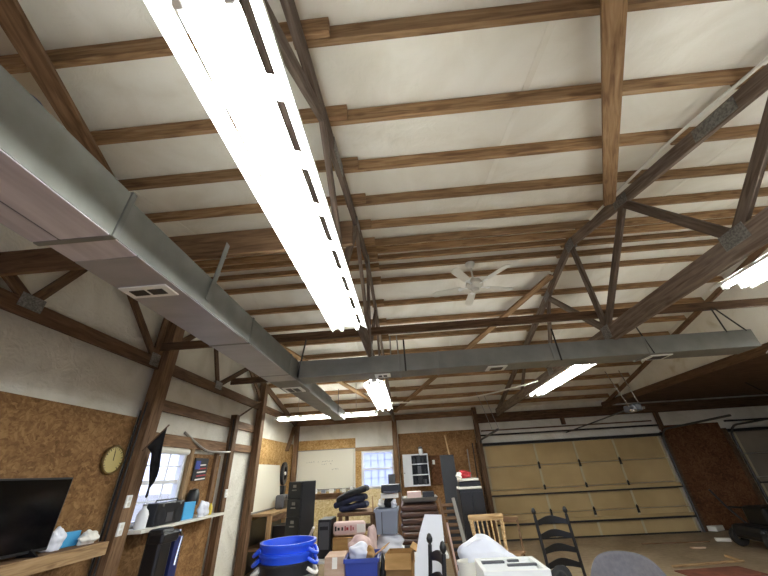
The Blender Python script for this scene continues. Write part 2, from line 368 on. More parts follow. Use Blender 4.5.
# ------------------------------------------------------------------ garage doors
def garage_door(name, x0, x1, m, slat_cols):
    r = bpy.data.objects.new(name, None); COL.objects.link(r); r['kind'] = 'structure'; r.location = (x0, YB, 0)
    H, n = 2.16, 4; h = H/n; y = YB-.02
    for k in range(n): obj('door_section', B((0, 0, 0), (x1-x0, .05, h-.012), None, .006), m, r, Matrix.Translation(((x0+x1)/2, y, (k+.5)*h)))
    for i, x in enumerate(slat_cols):
        for k in range(n): obj('stile', B((x, y-.03, (k+.5)*h), (.055, .012, h-.03)), 'stile', r)
        if 0 < i < len(slat_cols)-1:
            for k in range(1, n): obj('hinge', prism([(-.03, -.09), (.03, -.09), (.022, .02), (.03, .05), (0, .09), (-.03, .05), (-.022, .02)], .02, Matrix.Translation((x, y-.038, k*h)) @ Matrix.Rotation(PI/2, 4, 'X')), 'iron', r)
    for z in (2*h-.07,): obj('strut', BB((x0, y-.075, z-.035), (x1, y-.03, z+.035)), m, r); obj('strut_lip', BB((x0, y-.085, z-.07), (x1, y-.04, z-.036)), 'seal', r)
    z = .38; obj('strut', BB((x0, y-.075, z-.03), (x1, y-.03, z+.03)), m, r); obj('strut_lip', BB((x0, y-.085, z-.07), (x1, y-.04, z-.031)), 'seal', r); obj('bottom_seal', BB((x0, y-.05, 0), (x1, y+.03, .03)), 'seal', r)
    obj('top_seal', BB((x0-.1, y-.06, H+.0), (x1+.1, y+.02, H+.07)), 'seal', r)
    rodpart('torsion_bar', (x0-.1, y-.09, H+.27), (x1+.1, y-.09, H+.27), .022, 'iron', r)
    for s, x in ((-1, x0-.06), (1, x1+.06)):
        pts = [(x, y-.06, 0), (x, y-.06, H-.15)]+[(x, y-.06-.3*(1-math.cos(a)), H-.15+.3*math.sin(a)) for a in (.4, .8, 1.2, PI/2)]+[(x, y-2.4, H+.2)]
        obj('track', tube(pts, .026, 6), 'trk', r, None, True)
        obj('jamb_board', BB((x+s*.03, y-.02, 0), (x+s*.12, y+.04, H+.1)), 'dark', r)
    return r
d1 = garage_door('door_1', 2.05, 6.95, 'tan', (2.09, 3.49, 4.58, 5.66, 6.91))
d2 = garage_door('door_2', 8.9, 13.7, 'tang', (8.94, 10.1, 11.3, 12.5, 13.66))
def trimb(n, p0, p1, w, h, m='dark', up=(0, 0, 1)): return struct(beam('trim_%d' % n, p0, p1, w, h, m, None, up))
trimb(1, (XL, YB-.02, 3.07), (1.94, YB-.02, 3.07), .05, .16, 'post')
trimb(2, (1.95, YB-.02, 2.9), (8.6, YB-.02, 2.9), .05, .26, 'dark')
trimb(3, (8.6, YB-.02, 2.9), (13.9, YB-.02, 2.9), .05, .26, 'dark')
trimb(4, (2.1, YB-.0, 2.56), (6.95, YB-.0, 2.56), .03, .035, 'dark')
trimb(5, (-1.62, YB+.01, 2.27), (-.5, YB+.01, 2.27), .04, .1, 'pine')

# ------------------------------------------------------------------ posts and girts
def post(p0, p1, sx, sy, label, m='post'):
    o = beam('wall_post', p0, p1, sy, sx, m, None, (1, 0, 0)); return tag(o, label, 'post')
post((-3.40, 4.26, 0), (-3.40, 4.26, 4.36), .15, .19, 'heavy wooden wall post left of the left window, rising to the gable peak')
post((-3.42, 6.54, 0), (-3.42, 6.54, 2.78), .12, .13, 'short dark post right of the left window, capped below the roof', 'dark')
post((-3.40, 7.64, 0), (-3.40, 7.64, 3.62), .15, .17, 'dark post between the white wall strip and the leaning whiteboard', 'dark')
post((-3.39, YB-.06, 0), (-3.39, YB-.06, 3.0), .12, .13, 'wooden corner post at the left end of the back wall')
post((-.43, YB-.08, 0), (-.43, YB-.08, 3.0), .14, .14, 'grey brown post right of the back window')
post((1.97, YB-.14, 0), (1.97, YB-.14, 3.2), .12, .14, 'dark jamb post beside the left edge of the tan garage door', 'dark')
post((7.06, YB-.13, 2.3), (7.06, YB-.13, 2.78), .1, .1, 'short dark cripple post above right corner of tan garage door', 'dark')
post((4.5, YB+.0, 2.6), (4.5, YB+.0, 2.78), .1, .1, 'stubby dark block above middle of tan garage door', 'dark')
def girt(p0, p1, w, h, label, m='post'):
    return tag(beam('wall_girt', p0, p1, w, h, m), label, 'board')
xg = -3.48
girt((xg, 4.43, 2.63), (xg, 6.47, 2.63), .04, .15, 'upper horizontal girt above the left window')
girt((xg, 6.61, 2.63), (xg, 7.55, 2.63), .04, .15, 'upper horizontal girt above the narrow white wall strip')
girt((xg, 4.43, 2.2), (xg, 6.47, 2.2), .04, .16, 'header board directly over the left window')
girt((xg, 6.61, 2.22), (xg, 7.55, 2.22), .04, .14, 'lower girt capping the narrow white wall strip')
tag(beam('wall_stud', (-3.47, 5.44, 1.22), (-3.47, 5.44, 2.12), .08, .06, 'pine', None, (1, 0, 0)), 'pale stud along right side of the left window', 'post')
tag(beam('wall_stud', (-3.47, 6.2, 1.22), (-3.47, 6.2, 2.12), .08, .06, 'post', None, (1, 0, 0)), 'brown stud right of the striped flag picture', 'post')
tag(beam('knee_brace', (-3.44, 9.75, 2.3), (-3.44, 10.2, 2.95), .05, .1, 'post', None, (1, 0, 0)), 'short diagonal brace in the back left corner', 'brace')
tag(beam('knee_brace', (-3.40, 6.55, 2.72), (-3.40, 7.56, 3.22), .025, .03, 'dark', None, (1, 0, 0)), 'thin diagonal strut between the two dark left wall posts', 'brace')

# ------------------------------------------------------------------ trusses
def gusset(x, y, z, s, parent, rot=0):
    obj('gusset_plate', B((0, 0, 0), (.006, s[0], s[1])), 'plate', parent, Matrix.Translation((x, y, z)) @ Matrix.Rotation(rot, 4, 'X'))
T1, B1, T2, B2 = 1.16, 1.8, 2.75, 3.7
def truss(x, label, detail=True, mt='truss', B1=1.9, zb=3.035, hb=.2):
    r = thing('roof_truss', label, 'truss', (x, RY, 3.03))
    zt = zc; w = .04; mc = 'post' if detail is None else mt; ht = .09 if detail is None else .14
    beam('top_chord', (x, YN+.05, zt(YN+.05)), (x, RY-.02, zt(RY-.02)), w, ht, mc, r); beam('top_chord', (x, RY+.02, zt(RY+.02)), (x, YB-.05, zt(YB-.05)), w, ht, mc, r)
    beam('bottom_chord', (x, YN+.05, zb), (x, YB-.05, zb), w+.002, hb, mt, r)
    if detail is None: return r
    beam('king_post', (x, RY, zb+.08), (x, RY, zt(RY)-.05), w-.004, .09, mt, r, (0, 1, 0))
    for s in (-1, 1):
        nodes = [(RY, zb+.06, RY+s*T1, zt(RY+s*T1)-.04), (RY+s*T1, zt(RY+s*T1)-.04, RY+s*B1, zb+.06), (RY+s*B1, zb+.06, RY+s*T2, zt(RY+s*T2)-.04), (RY+s*T2, zt(RY+s*T2)-.04, RY+s*B2, zb+.06)]
        for k, (a, b, c, d) in enumerate(nodes): beam('web', (x, a, b), (x, c, d), w-.002-.001*k, .09, mt, r)
    if detail:
        for sx in (-1, 1):
            g = x+sx*.024
            gusset(g, RY, zt(RY)-.03, (.2, .16), r); gusset(g, RY, zb+.03, (.16, .17), r)
            for s in (-1, 1):
                gusset(g, RY+s*T1, zt(RY+s*T1)-.01, (.22, .11), r, -s*math.atan(SL)); gusset(g, RY+s*B1, zb+.06, (.21, .13), r)
            gusset(g, 1.75, zt(1.75), (.36, .11), r, math.atan(SL))
    return r
truss(XT[0], 'end truss lying against the left wall', True, 'dark', 1.66, 3.115, .155)
truss(XT[1], 'middle roof truss running beside the long bright overhead light')
truss(XT[2], 'right roof truss, seen from the side with steel gusset plates')
truss(XT[3]+.02, 'far right truss with a white lined gable behind it', None, 'dark', 1.9, 3.04, .13)

# ------------------------------------------------------------------ purlins
near = [.32, .88, 1.46, 2.02, 2.60, 3.16, 3.68, 3.96]
far = [4.17, 4.38, 4.69, 5.27, 5.82, 6.36, 6.92, 7.5, 8.1, 8.7, 9.3, 9.9]
bays = [(XT[0]-.05, XT[1]+.16, -.045, 'between the left wall and middle truss'), (XT[1]-.06, XT[2]+.16, 0, 'between the middle and right trusses'), (XT[2]-.06, XT[3]+.06, .045, 'right of the right truss')]
for x0, x1, dy, where in bays:
    for lst, f in ((near[::-1], 'before the ridge'), (far, 'beyond the ridge')):
        for k, y in enumerate(lst):
            y = y-.02+dy; z = onroof(y, .1235)
            jz = random.uniform(-.006, .006)
            up = (0, -SL if y < RY else SL, 1)
            o = beam('roof_purlin', (x0, y, z+jz), (x1, y, z-jz), .042, .105, 'purlin', None, up)
            tag(o, '%s brown roof purlin %s, %s' % (ORD[k], f, where), 'beam', 'roof purlins')
# diagonal braces nailed under the purlins, eave to ridge
def roofbrace(xa, ya, xb, yb, label, m='post'):
    up = (0, -SL if ya < RY else SL, 1); o = .07+.022-.11
    beam_ = beam('wind_brace', (xa, ya, onroof(ya, .045)), (xb, yb, onroof(yb, .045)), .12, .04, m, None, up); tag(beam_, label, 'brace')
roofbrace(XT[1]-.05, -1.95, XT[0]+.05, 3.45, 'diagonal roof brace crossing the near left ceiling corner')
roofbrace(XT[1]+.05, -1.95, XT[2]-.05, 3.0, 'pale diagonal roof brace running up to the right truss', 'purlin')
roofbrace(XT[2]-.05, 4.75, XT[1]+.05, 9.9, 'diagonal roof brace behind the ceiling fan toward the back', 'purlin')
roofbrace(XT[0]+.05, 4.75, XT[1]-.05, 9.9, 'pale diagonal roof brace above the duct corner', 'pine')
# boards lying across the bottom chords
def lateral(x0, x1, y, z, h, label, m='dark'):
    tag(beam('lateral_brace', (x0, y, z), (x1, y, z), .04, h, m), label, 'beam')
lateral(XT[0]-.03, XT[1]+.1, 2.02, 3.36, .24, 'wide plank behind the big duct ending at the middle truss', 'post')
lateral(XT[0]-.03, XT[3]+.03, 4.12, 3.35, .11, 'long dark board crossing all trusses just above the cross duct')
lateral(XT[0]-.03, XT[3]+.03, 6.2, 3.36, .12, 'long dark board crossing all trusses behind the cross duct')

# ------------------------------------------------------------------ air ducts
def register(c, s, parent, n=2):
    """white grille frame on the underside with dark openings; s = (length x, width y)"""
    r = obj('register', B((0, 0, 0), (s[0], s[1], .012), None, .003), 'white', parent, Matrix.Translation(c))
    for k in range(n):
        w = (s[0]-.07)/n
        obj('grille_opening', B((c[0]-s[0]/2+.035+w*(k+.5), c[1], c[2]-.0065), (w-.02, s[1]-.07, .006)), 'black', r)
    return r
def ductbox(name, a, b, m, parent): return obj(name, BB(a, b, .004), m, parent)
du = thing('air_duct', 'large galvanised duct running along the left side overhead', 'duct', (-1.54, 1, 2.71))
DX0, DX1, DZ0, DZ1 = -1.72, -1.36, 2.71, 2.95
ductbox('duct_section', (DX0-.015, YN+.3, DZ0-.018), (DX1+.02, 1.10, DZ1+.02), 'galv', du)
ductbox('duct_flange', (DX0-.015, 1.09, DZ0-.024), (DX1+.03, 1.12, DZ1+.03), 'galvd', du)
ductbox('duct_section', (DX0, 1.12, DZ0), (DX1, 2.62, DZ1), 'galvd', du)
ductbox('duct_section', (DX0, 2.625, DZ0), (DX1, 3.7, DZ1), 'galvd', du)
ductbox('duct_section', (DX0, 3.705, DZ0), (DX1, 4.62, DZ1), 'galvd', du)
ductbox('duct_section', (DX0+.02, 4.62, DZ0+.02), (DX1-.06, 6.2, DZ1-.02), 'galvd', du)
ductbox('duct_section', (DX0+.03, 6.205, DZ0+.02), (DX1-.08, 7.75, DZ1-.03), 'galvd', du)
for x in (DX0+.12,): ductbox('seam_strip', (x, YN+.3, DZ0-.021), (x+.006, 1.1, DZ0-.016), 'seal', du)
for y in (.15, 2.62, 3.7): ductbox('joint_cleat', (DX0-.008, y-.012, DZ0-.022 if y < 1 else DZ0-.006), (DX1+.008 if y > 1 else DX1+.026, y+.012, DZ1+.006), 'galvd', du)
ductbox('lit_liner_strip', (DX0+.005, 1.125, DZ0-.004), (DX1-.005, 1.28, DZ0-.0005), 'lit_foil', du)
ductbox('lit_foil_facing', (DX0-.012, YN+.32, DZ0-.0215), (DX0+.118, 1.085, DZ0-.0185), 'lit_foil', du); ductbox('lit_foil_facing', (DX0+.128, YN+.32, DZ0-.0215), (DX1+.017, 1.085, DZ0-.0185), 'lit_foil', du)  # sheets added under the near section, reflected light painted as a paler tone
for a, b in ((1.285, 2.6), (2.635, 3.685), (3.715, 3.96)): ductbox('bottom_panel', (DX0+.004, a, DZ0-.004), (DX1-.004, b, DZ0-.0005), 'pan', du)  # thin panels added only to carry the brighter, lit tone of the underside
register((-1.555, 1.63, DZ0-.006), (.3, .13), du)
register((-1.55, 4.45, DZ0-.006), (.26, .26), du)
def strap(p0, p1, parent, w=.03, m='galvd'): beam('hanger_strap', p0, p1, .006, w, m, parent, (0, 1, 0))
strap((DX1+.012, 1.9, DZ0+.05), (DX1+.03, 1.95, 3.3), du, .05)
strap((DX1+.02, 3.93, DZ0+.02), (DX1+.04, 4.1, 3.3), du, .05, 'iron')
strap((DX1-.07, 6.9, DZ0+.04), (DX1-.07, 6.9, 3.24), du, .04, 'iron')
strap((DX0-.01, 2.0, DZ0+.1), (DX0-.01, 2.0, 3.24), du, .04)
cr = thing('air_duct', 'long grey cross duct running right across the room', 'duct', (1.3, 4.1, 2.73))
CY0, CY1, CZ0, CZ1 = 3.97, 4.29, 2.735, 2.95
xs = [DX1+.004, -.05, .45, 1.85, 2.98, 4.27]
for a, b in zip(xs, xs[1:]): ductbox('duct_section', (a, CY0, CZ0), (b-.004, CY1, CZ1), 'galvd', cr)
for x in xs[1:-1]: ductbox('joint_cleat', (x-.014, CY0-.007, CZ0-.007), (x+.01, CY1+.007, CZ1+.007), 'galvd', cr)
register((-.28, 4.12, CZ0-.006), (.2, .15), cr); register((1.17, 4.14, CZ0-.006), (.24, .2), cr, 1); register((3.16, 4.14, CZ0-.006), (.26, .2), cr, 1)
for x in (-.02, 1.88): obj('band_strap', BB((x+.03, CY0-.01, CZ0-.01), (x+.05, CY0-.006, 3.14)), 'iron', cr)
strap((3.02, CY0-.006, CZ0), (2.95, CY0+.02, 3.2), cr, .02, 'iron')
strap((3.97, CY0-.004, CZ1-.02), (4.08, CY0+.12, 3.3), cr, .02, 'iron'); strap((4.2, CY0-.006, CZ1-.02), (4.12, CY0+.12, 3.3), cr, .02, 'iron')
rodpart('hanger_rod', (-.16, CY0+.1, CZ1), (-.16, CY0+.16, 3.27), .008, 'rod', cr); rodpart('hanger_rod', (-.06, CY0+.1, CZ1), (-.07, CY0+.16, 3.27), .008, 'rod', cr)

# ------------------------------------------------------------------ fluorescent fixtures
def reflector_mesh(Ln):
    bm = bmesh.new(); prof = [(.05, .06), (.074, .05), (.113, .03), (.160, .0), (.160, -.014)]
    n = 8; per = Ln/n; cuts = [0]
    for k in range(n): cuts += [k*per+.045, (k+1)*per-.045]
    cuts.append(Ln); cache = {}
    def V(s, i, y):
        k = (s, i, round(y, 4))
        if k not in cache: cache[k] = bm.verts.new((s*prof[i][0], y, prof[i][1]))
        return cache[k]
    for s in (-1, 1):
        for i in range(4):
            for j in range(len(cuts)-1):
                if i == 1 and j % 2 == 1: continue
                bm.faces.new((V(s, i, cuts[j]), V(s, i+1, cuts[j]), V(s, i+1, cuts[j+1]), V(s, i, cuts[j+1])))
    for j in range(len(cuts)-1): bm.faces.new((V(-1, 0, cuts[j]), V(1, 0, cuts[j]), V(1, 0, cuts[j+1]), V(-1, 0, cuts[j+1])))
    return bm
def fixture(loc, Ln, label, rz=0, nuts=False, hang=.24, hx=.0):
    r = thing('fluorescent_light', label, 'light', loc, rz)
    o = obj('reflector', reflector_mesh(Ln), 'white', r, None, False, True); md = o.modifiers.new('thickness', 'SOLIDIFY'); md.thickness = .002
    obj('ballast_cover', B((0, Ln/2, .04), (.085, Ln-.02, .035), None, .008), 'white', r, None, False, True)
    for s in (-1, 1):
        obj('lamp_tube', tube([(s*.07, .06, .004), (s*.07, Ln-.06, .004)], .018, 12), 'tube', r, None, True, True)
        for y in (.035, Ln-.035): obj('lamp_holder', B((s*.07, y, .008), (.03, .03, .06), None, .006), 'white', r, None, False, True)
        obj('hanger_wire', tube([(hx+s*.012, .5 if s < 0 else Ln-.5, .06), (hx+s*.012, .5 if s < 0 else Ln-.5, hang)], .005, 6), 'rod', r, None, False, True)
    if nuts:
        for y in (1.33, 1.6): obj('cover_nut', lathe([(0, -.008), (.013, -.008), (.016, 0), (0, 0)], 12, None, Matrix.Translation((0, y, .0225))), 'rod', r, None, False, True)
    return r
FZ = 2.80
fixture((-.465, .29, FZ), 2.42, 'huge bright fluorescent light overhead, nearest to the viewer', 0, True)
fixture((-.46, 4.78, FZ), 2.42, 'glowing fluorescent light hanging beyond the cross duct, above the back window')
fixture((2.55, 4.5, FZ+.04), 2.35, 'lit fluorescent light under the right truss, before the garage door', 0, False, .2, .1)
fixture((2.68, .03, FZ+.0), 2.42, 'lit fluorescent light cut off by the right picture edge, high up')
fixture((5.22, 2.3, FZ+.04), 2.42, 'fluorescent light showing only its tip low at right edge')
fixture((-.72, 8.0, FZ+.06), 2.42, 'fluorescent light mounted crosswise along the back wall', PI/2, False, .74)

# ------------------------------------------------------------------ ceiling fan
FX, FY = 1.19, 4.36
fz = 4.06
fan = thing('ceiling_fan', 'white five blade ceiling fan hanging under the ridge', 'fan', (FX, FY, fz))
zt = onroof(FY, .07)
obj('canopy', lathe([(0, zt-.005), (.075, zt-.005), (.075, zt-.03), (.05, zt-.085), (.02, zt-.1), (0, zt-.1)], 24, None, Matrix.Translation((FX, FY, 0))), 'offwhite', fan, None, True)
rodpart('down_rod', (FX, FY, fz+.1), (FX, FY, zt-.08), .014, 'offwhite', fan)
obj('motor_housing', lathe([(0, .13), (.05, .13), (.11, .1), (.13, .06), (.13, .02), (.09, -.02), (.06, -.035), (.055, -.08), (.03, -.1), (0, -.1)], 28, None, Matrix.Translation((FX, FY, fz))), 'offwhite', fan, None, True)
for k in range(5):
    a = math.radians(90+72*k); R_ = Matrix.Translation((FX, FY, fz+.01)) @ Matrix.Rotation(a, 4, 'Z')
    bl = [(.2, -.045), (.24, -.055), (.6, -.066), (.655, -.05), (.67, 0), (.655, .05), (.6, .066), (.24, .055), (.2, .045)]
    obj('blade', prism(bl, .008, R_ @ Matrix.Rotation(.2, 4, 'X')), 'offwhite', fan)
    obj('blade_bracket', prism([(.09, -.02), (.17, -.012), (.24, -.04), (.26, 0), (.24, .04), (.17, .012), (.09, .02)], .006, R_ @ Matrix.Translation((0, 0, -.007)) @ Matrix.Rotation(.2, 4, 'X')), 'white', fan)

# ------------------------------------------------------------------ garage door opener, track hangers, cables
op = thing('garage_opener', 'chrome garage door opener hung from two rods before the tan door', 'opener', (4.4, 6.9, 2.45))
obj('motor_housing', B((4.4, 6.95, 2.5), (.16, .34, .13), None, .025), 'gsteel', op)
obj('light_lens', lathe([(0, -.05), (.05, -.04), (.06, 0), (0, .0)], 16, None, Matrix.Translation((4.3, 6.8, 2.46))), 'chrome', op, None, True)
obj('light_lens', lathe([(0, -.05), (.05, -.04), (.06, 0), (0, .0)], 16, None, Matrix.Translation((4.5, 6.85, 2.5))), 'chrome', op, None, True)
for x, dx in ((4.3, -.16), (4.52, -.1)): beam('hanger_rod', (x, 6.88, 2.52), (x+dx, 6.93, 3.24), .008, .03, 'chrome', op, (0, 1, 0))
rodpart('rail', (4.4, 7.1, 2.5), (4.45, YB-.12, 2.38), .015, 'iron', op)
for x, l in ((1.88, 'left'), (2.03, 'right')):
    tag(beam('track_hanger', (x, 8.05, 2.38), (x-.2, 8.05, 3.22), .006, .025, 'rod', None, (0, 1, 0)), '%s of two thin metal rods holding the left door track' % l, 'hanger')
for p0, p1, l in (((8.84, 8.3, 2.4), (8.9, 8.3, 3.1), 'upright dark rod hanging before the second garage door'), ((8.82, 8.3, 2.4), (8.0, 8.3, 3.1), 'slanting dark rod left of upright rod before second garage door'), ((11.2, 8.4, 2.5), (9.4, 8.4, 3.1), 'long slanting rod right of upright rod before second garage door')):
    tag(beam('track_hanger', p0, p1, .006, .035, 'iron', None, (0, 1, 0)), l, 'hanger')
def cable(pts, r, m, label, cat='cable'):
    # smooth through the points
    q = [Vector(p) for p in pts]; out = []
    for i in range(len(q)-1):
        a, b, c, d = q[max(i-1, 0)], q[i], q[i+1], q[min(i+2, len(q)-1)]
        for s in range(6):
            t = s/6; out.append(.5*((2*b)+(c-a)*t+(2*a-5*b+4*c-d)*t*t+(3*b-a-3*c+d)*t**3))
    out.append(q[-1])
    return tag(recenter(obj('cable', tube(out, r, 6), m, None, None, True)), label, cat)
cable([(-.32, 7.0, 2.9), (.5, 6.9, 2.86), (1.4, 6.7, 2.87), (2.1, 6.5, 2.95), (2.5, 6.3, 3.0)], .014, 'offwhite', 'white cable sagging between two fluorescent lights behind the cross duct')
cable([(-1.75, .45, 3.12), (-1.62, .54, 3.12), (-1.54, .58, 3.1), (-1.46, .63, 3.07), (-1.415, .66, 3.03), (-1.40, .67, 2.982)], .011, 'cable', 'indigo cable looping down behind the big duct')
cable([(x, y, onroof(y, .052)) for x, y in ((2.60, .4), (2.58, .9), (2.56, 1.4), (2.52, 2.0), (2.54, 2.6), (2.6, 3.4))], .014, 'offwhite', 'white cable running along the top of right truss')
cable([(-3.5, 5.2, 2.34), (-3.42, 5.7, 2.12), (-3.4, 6.1, 2.1), (-3.38, 6.48, 2.12)], .02, 'pipe', 'grey pipe bending over the flag picture to dark post')
for y, x, z0, z1, l in ((4.135, -3.40, .02, 2.6, 'thin conduit running down the left side of heavy post'), (4.135, -3.45, .02, 2.5, 'second thin conduit close beside the heavy post conduit'), (6.46, -3.40, 1.2, 2.7, 'thin conduit on left side of the short dark post')):
    o = obj('conduit', tube([(x, y, z0), (x, y, z1)], .010, 8), 'iron', None, None, True); tag(recenter(o), l, 'pipe')
def outlet(c, label):
    r = thing('outlet_box', label, 'outlet', c); obj('cover_plate', B(c, (.02, .08, .125), None, .006), 'white', r)
    for s in (-1, 1): obj('socket', B((c[0]+.011, c[1], c[2]+s*.027), (.004, .03, .034), None, .004), 'offwhite', r)
outlet((-3.31, 4.2, 1.50), 'upper white outlet box on the heavy post')
outlet((-3.31, 4.2, 1.24), 'lower white outlet box on the heavy post')
outlet((-3.34, 6.52, 1.46), 'white outlet box on short dark post by the sill shelf')

# ------------------------------------------------------------------ left wall things
sh = thing('wall_shelf', 'thick wooden shelf under the black television', 'shelf', (-3.36, 3, 1.1))
osbp('shelf_board', (XL+.03, 1.9, 1.14), (-3.225, 3.95, 1.17), 'post', sh); beam('front_rail', (-3.21, 1.9, 1.115), (-3.21, 3.95, 1.115), .035, .11, 'pine', sh)
tv = thing('television', 'flat black television on the left shelf', 'television', (-3.32, 2.95, 1.2))
obj('bezel', B((-3.33, 2.9, 1.475), (.05, .98, .56), None, .008), 'black', tv); obj('screen', B((-3.3035, 2.9, 1.48), (.004, .95, .52)), 'screen', tv)
for y in (2.6, 3.25): obj('foot', prism([(-.1, 0), (.1, 0), (.02, .05), (-.02, .05)], .02, Matrix.Translation((-3.32, y, 1.172)) @ Matrix.Rotation(PI/2, 4, 'X')), 'black', tv)
th = thing('dial_thermometer', 'round brass dial thermometer on the brown left wall', 'thermometer', (XL+.03, 3.98, 1.9))
RX = Matrix.Translation((XL+.03, 3.98, 1.93)) @ Matrix.Rotation(PI/2, 4, 'Y')
obj('rim', lathe([(.13, 0), (.15, 0), (.155, .015), (.148, .028), (.135, .028), (.13, .018)], 32, None, RX), 'bronze', th, None, True)
dial = obj('dial_face', lathe([(0, .014), (.134, .014), (.134, .004), (0, .004)], 32, None, RX), 'gold', th)
for k in range(20):
    a = math.radians(-135+k*270/19); bmx = B((0, .118, .015), (.004 if k % 2 else .007, .018 if k % 2 else .026, .002)); bmesh.ops.transform(bmx, matrix=RX @ Matrix.Rotation(a, 4, 'Z') @ Matrix.Rotation(PI/2, 4, 'Z'), verts=bmx.verts); obj('tick_mark', bmx, 'iron', dial)
bmx = B((0, .045, .018), (.008, .11, .003)); bmesh.ops.transform(bmx, matrix=RX @ Matrix.Rotation(PI/2+.12, 4, 'Z'), verts=bmx.verts); obj('needle', bmx, 'iron', th)
sl = tag(obj('sill_shelf', BB((XL+.03, 4.4, 1.165), (-3.2, 6.3, 1.2), .004), 'offwhite'), 'long pale sill shelf under the left window', 'shelf'); recenter(sl)
# flag on a stick
fl = thing('hanging_flag', 'black flag draped from a stick across the left window', 'flag', (-3.35, 4.5, 2.1))
fa, fb = Vector((-3.30, 4.2, 2.05)), Vector((-3.13, 4.28, 2.31))
rodpart('flag_stick', fa+(fa-fb)*.1, fb+(fb-fa)*.06, .009, 'dark', fl)
def ff(u, v):
    p = fa.lerp(fb, .08+.9*u); d = (.10+.30*u+.28*math.sin(u*PI))*v*(1.0)
    q = p+Vector((0, .20*v*(1-u)*1.1, 0))-Vector((0, 0, d*1.25)); q += Vector((.03*math.sin(u*11+v*3)*v, .035*math.sin(u*9)*v, 0)); return q
sheet('cloth', ff, 16, 14, 'blackf', fl, .004)
pic = thing('flag_picture', 'dark picture of a red and white striped flag', 'picture', (XL+.03, 5.75, 1.68))
obj('backing', B((XL+.037, 5.80, 1.84), (.014, .38, .32)), 'black', pic)
for k in range(5): obj('stripe', B((XL+.0455, 5.83+.012*(k % 2), 1.70+.05*k), (.003, .28-.02*k, .018), Matrix.Rotation(.06, 3, 'X')), 'red' if k % 2 else 'paper', pic)
obj('canton', B((XL+.0465, 5.70, 1.90), (.003, .13, .12)), 'navy', pic)
# things on the sill shelf
ra = thing('boombox', 'black boombox on the sill shelf before the window', 'radio', (-3.3, 4.95, 1.2))
obj('case', B((-3.33, 4.93, 1.325), (.16, .56, .25), None, .015), 'black', ra)
for y in (4.75, 5.11):
    obj('speaker_cone', lathe([(.075, 0), (.085, .006), (.07, .008), (.03, .001), (0, .004)], 20, None, Matrix.Translation((-3.25, y, 1.30)) @ Matrix.Rotation(PI/2, 4, 'Y')), 'charcoal', ra, None, True)
    obj('knob', lathe([(.014, 0), (.014, .012), (0, .012)], 12, None, Matrix.Translation((-3.25, y, 1.415)) @ Matrix.Rotation(PI/2, 4, 'Y')), 'rod', ra)
obj('tape_deck', B((-3.25, 4.93, 1.28), (.006, .13, .1)), 'gsteel', ra); obj('handle', tube([(-3.33, 4.7, 1.44), (-3.33, 4.72, 1.475), (-3.33, 5.14, 1.475), (-3.33, 5.16, 1.44)], .009), 'black', ra)
jg = thing('plastic_jug', 'white plastic jug left of the black boombox', 'jug', (-3.34, 4.55, 1.2))
obj('body', lathe([(0, 0), (.06, 0), (.065, .02), (.065, .14), (.05, .18), (.022, .21), (.022, .23), (0, .23)], 20, None, Matrix.Translation((-3.34, 4.54, 1.2))), 'vinyl', jg, None, True); obj('cap', lathe([(.026, 0), (.026, .02), (0, .02)], 14, None, Matrix.Translation((-3.34, 4.54, 1.43))), 'rod', jg)
o = tag(obj('carton', B((-3.35, 5.42, 1.305), (.12, .26, .21), None, .004), 'skyblue'), 'light blue carton right of the black boombox', 'box'); recenter(o)
def blob(name, c, s, m, label, cat, seed=0, amp=.18, parent=None):
    bm = bmesh.new(); bmesh.ops.create_icosphere(bm, subdivisions=4, radius=1); rr = random.Random(seed); ph = [rr.uniform(0, 6) for _ in range(6)]
    for v in bm.verts:
        p = v.co; k = 1+amp*(math.sin(4*p.x+ph[0])*math.sin(3*p.y+ph[1])+.6*math.sin(7*p.z+ph[2]+2*p.x)+.4*math.sin(11*p.y+ph[3]+3*p.z)); q = p*k
        q.z = max(q.z, -.75); v.co = Vector((q.x*s[0], q.y*s[1], (q.z+.75)*s[2]))
    bmesh.ops.translate(bm, verts=bm.verts, vec=c)
    o = obj(name, bm, m, parent, None, True)
    if not parent: tag(recenter(o), label, cat)
    return o
blob('plastic_bag', (-3.27, 5.74, 1.2), (.06, .12, .11), 'bag', 'crumpled white bag right of the blue carton', 'bag', 3)
o = tag(obj('squeeze_bottle', lathe([(0, 0), (.035, 0), (.035, .1), (.02, .12), (.015, .15), (0, .15)], 16, None, Matrix.Translation((-3.3, 6.0, 1.2))), 'yellow', None, None, True), 'small yellow bottle at right end of sill shelf', 'bottle'); recenter(o)
cp = thing('welding_helmet', 'black rounded helmet behind the blue carton', 'helmet', (-3.40, 5.75, 1.2))
obj('shell', lathe([(.085, .16), (.09, .22), (.085, .3), (.06, .36), (0, .38)], 20, None, Matrix.Translation((-3.40, 5.62, 1.2))), 'black', cp, None, True); obj('visor', B((-3.40, 5.62, 1.29), (.1, .12, .18), None, .03), 'charcoal', cp)
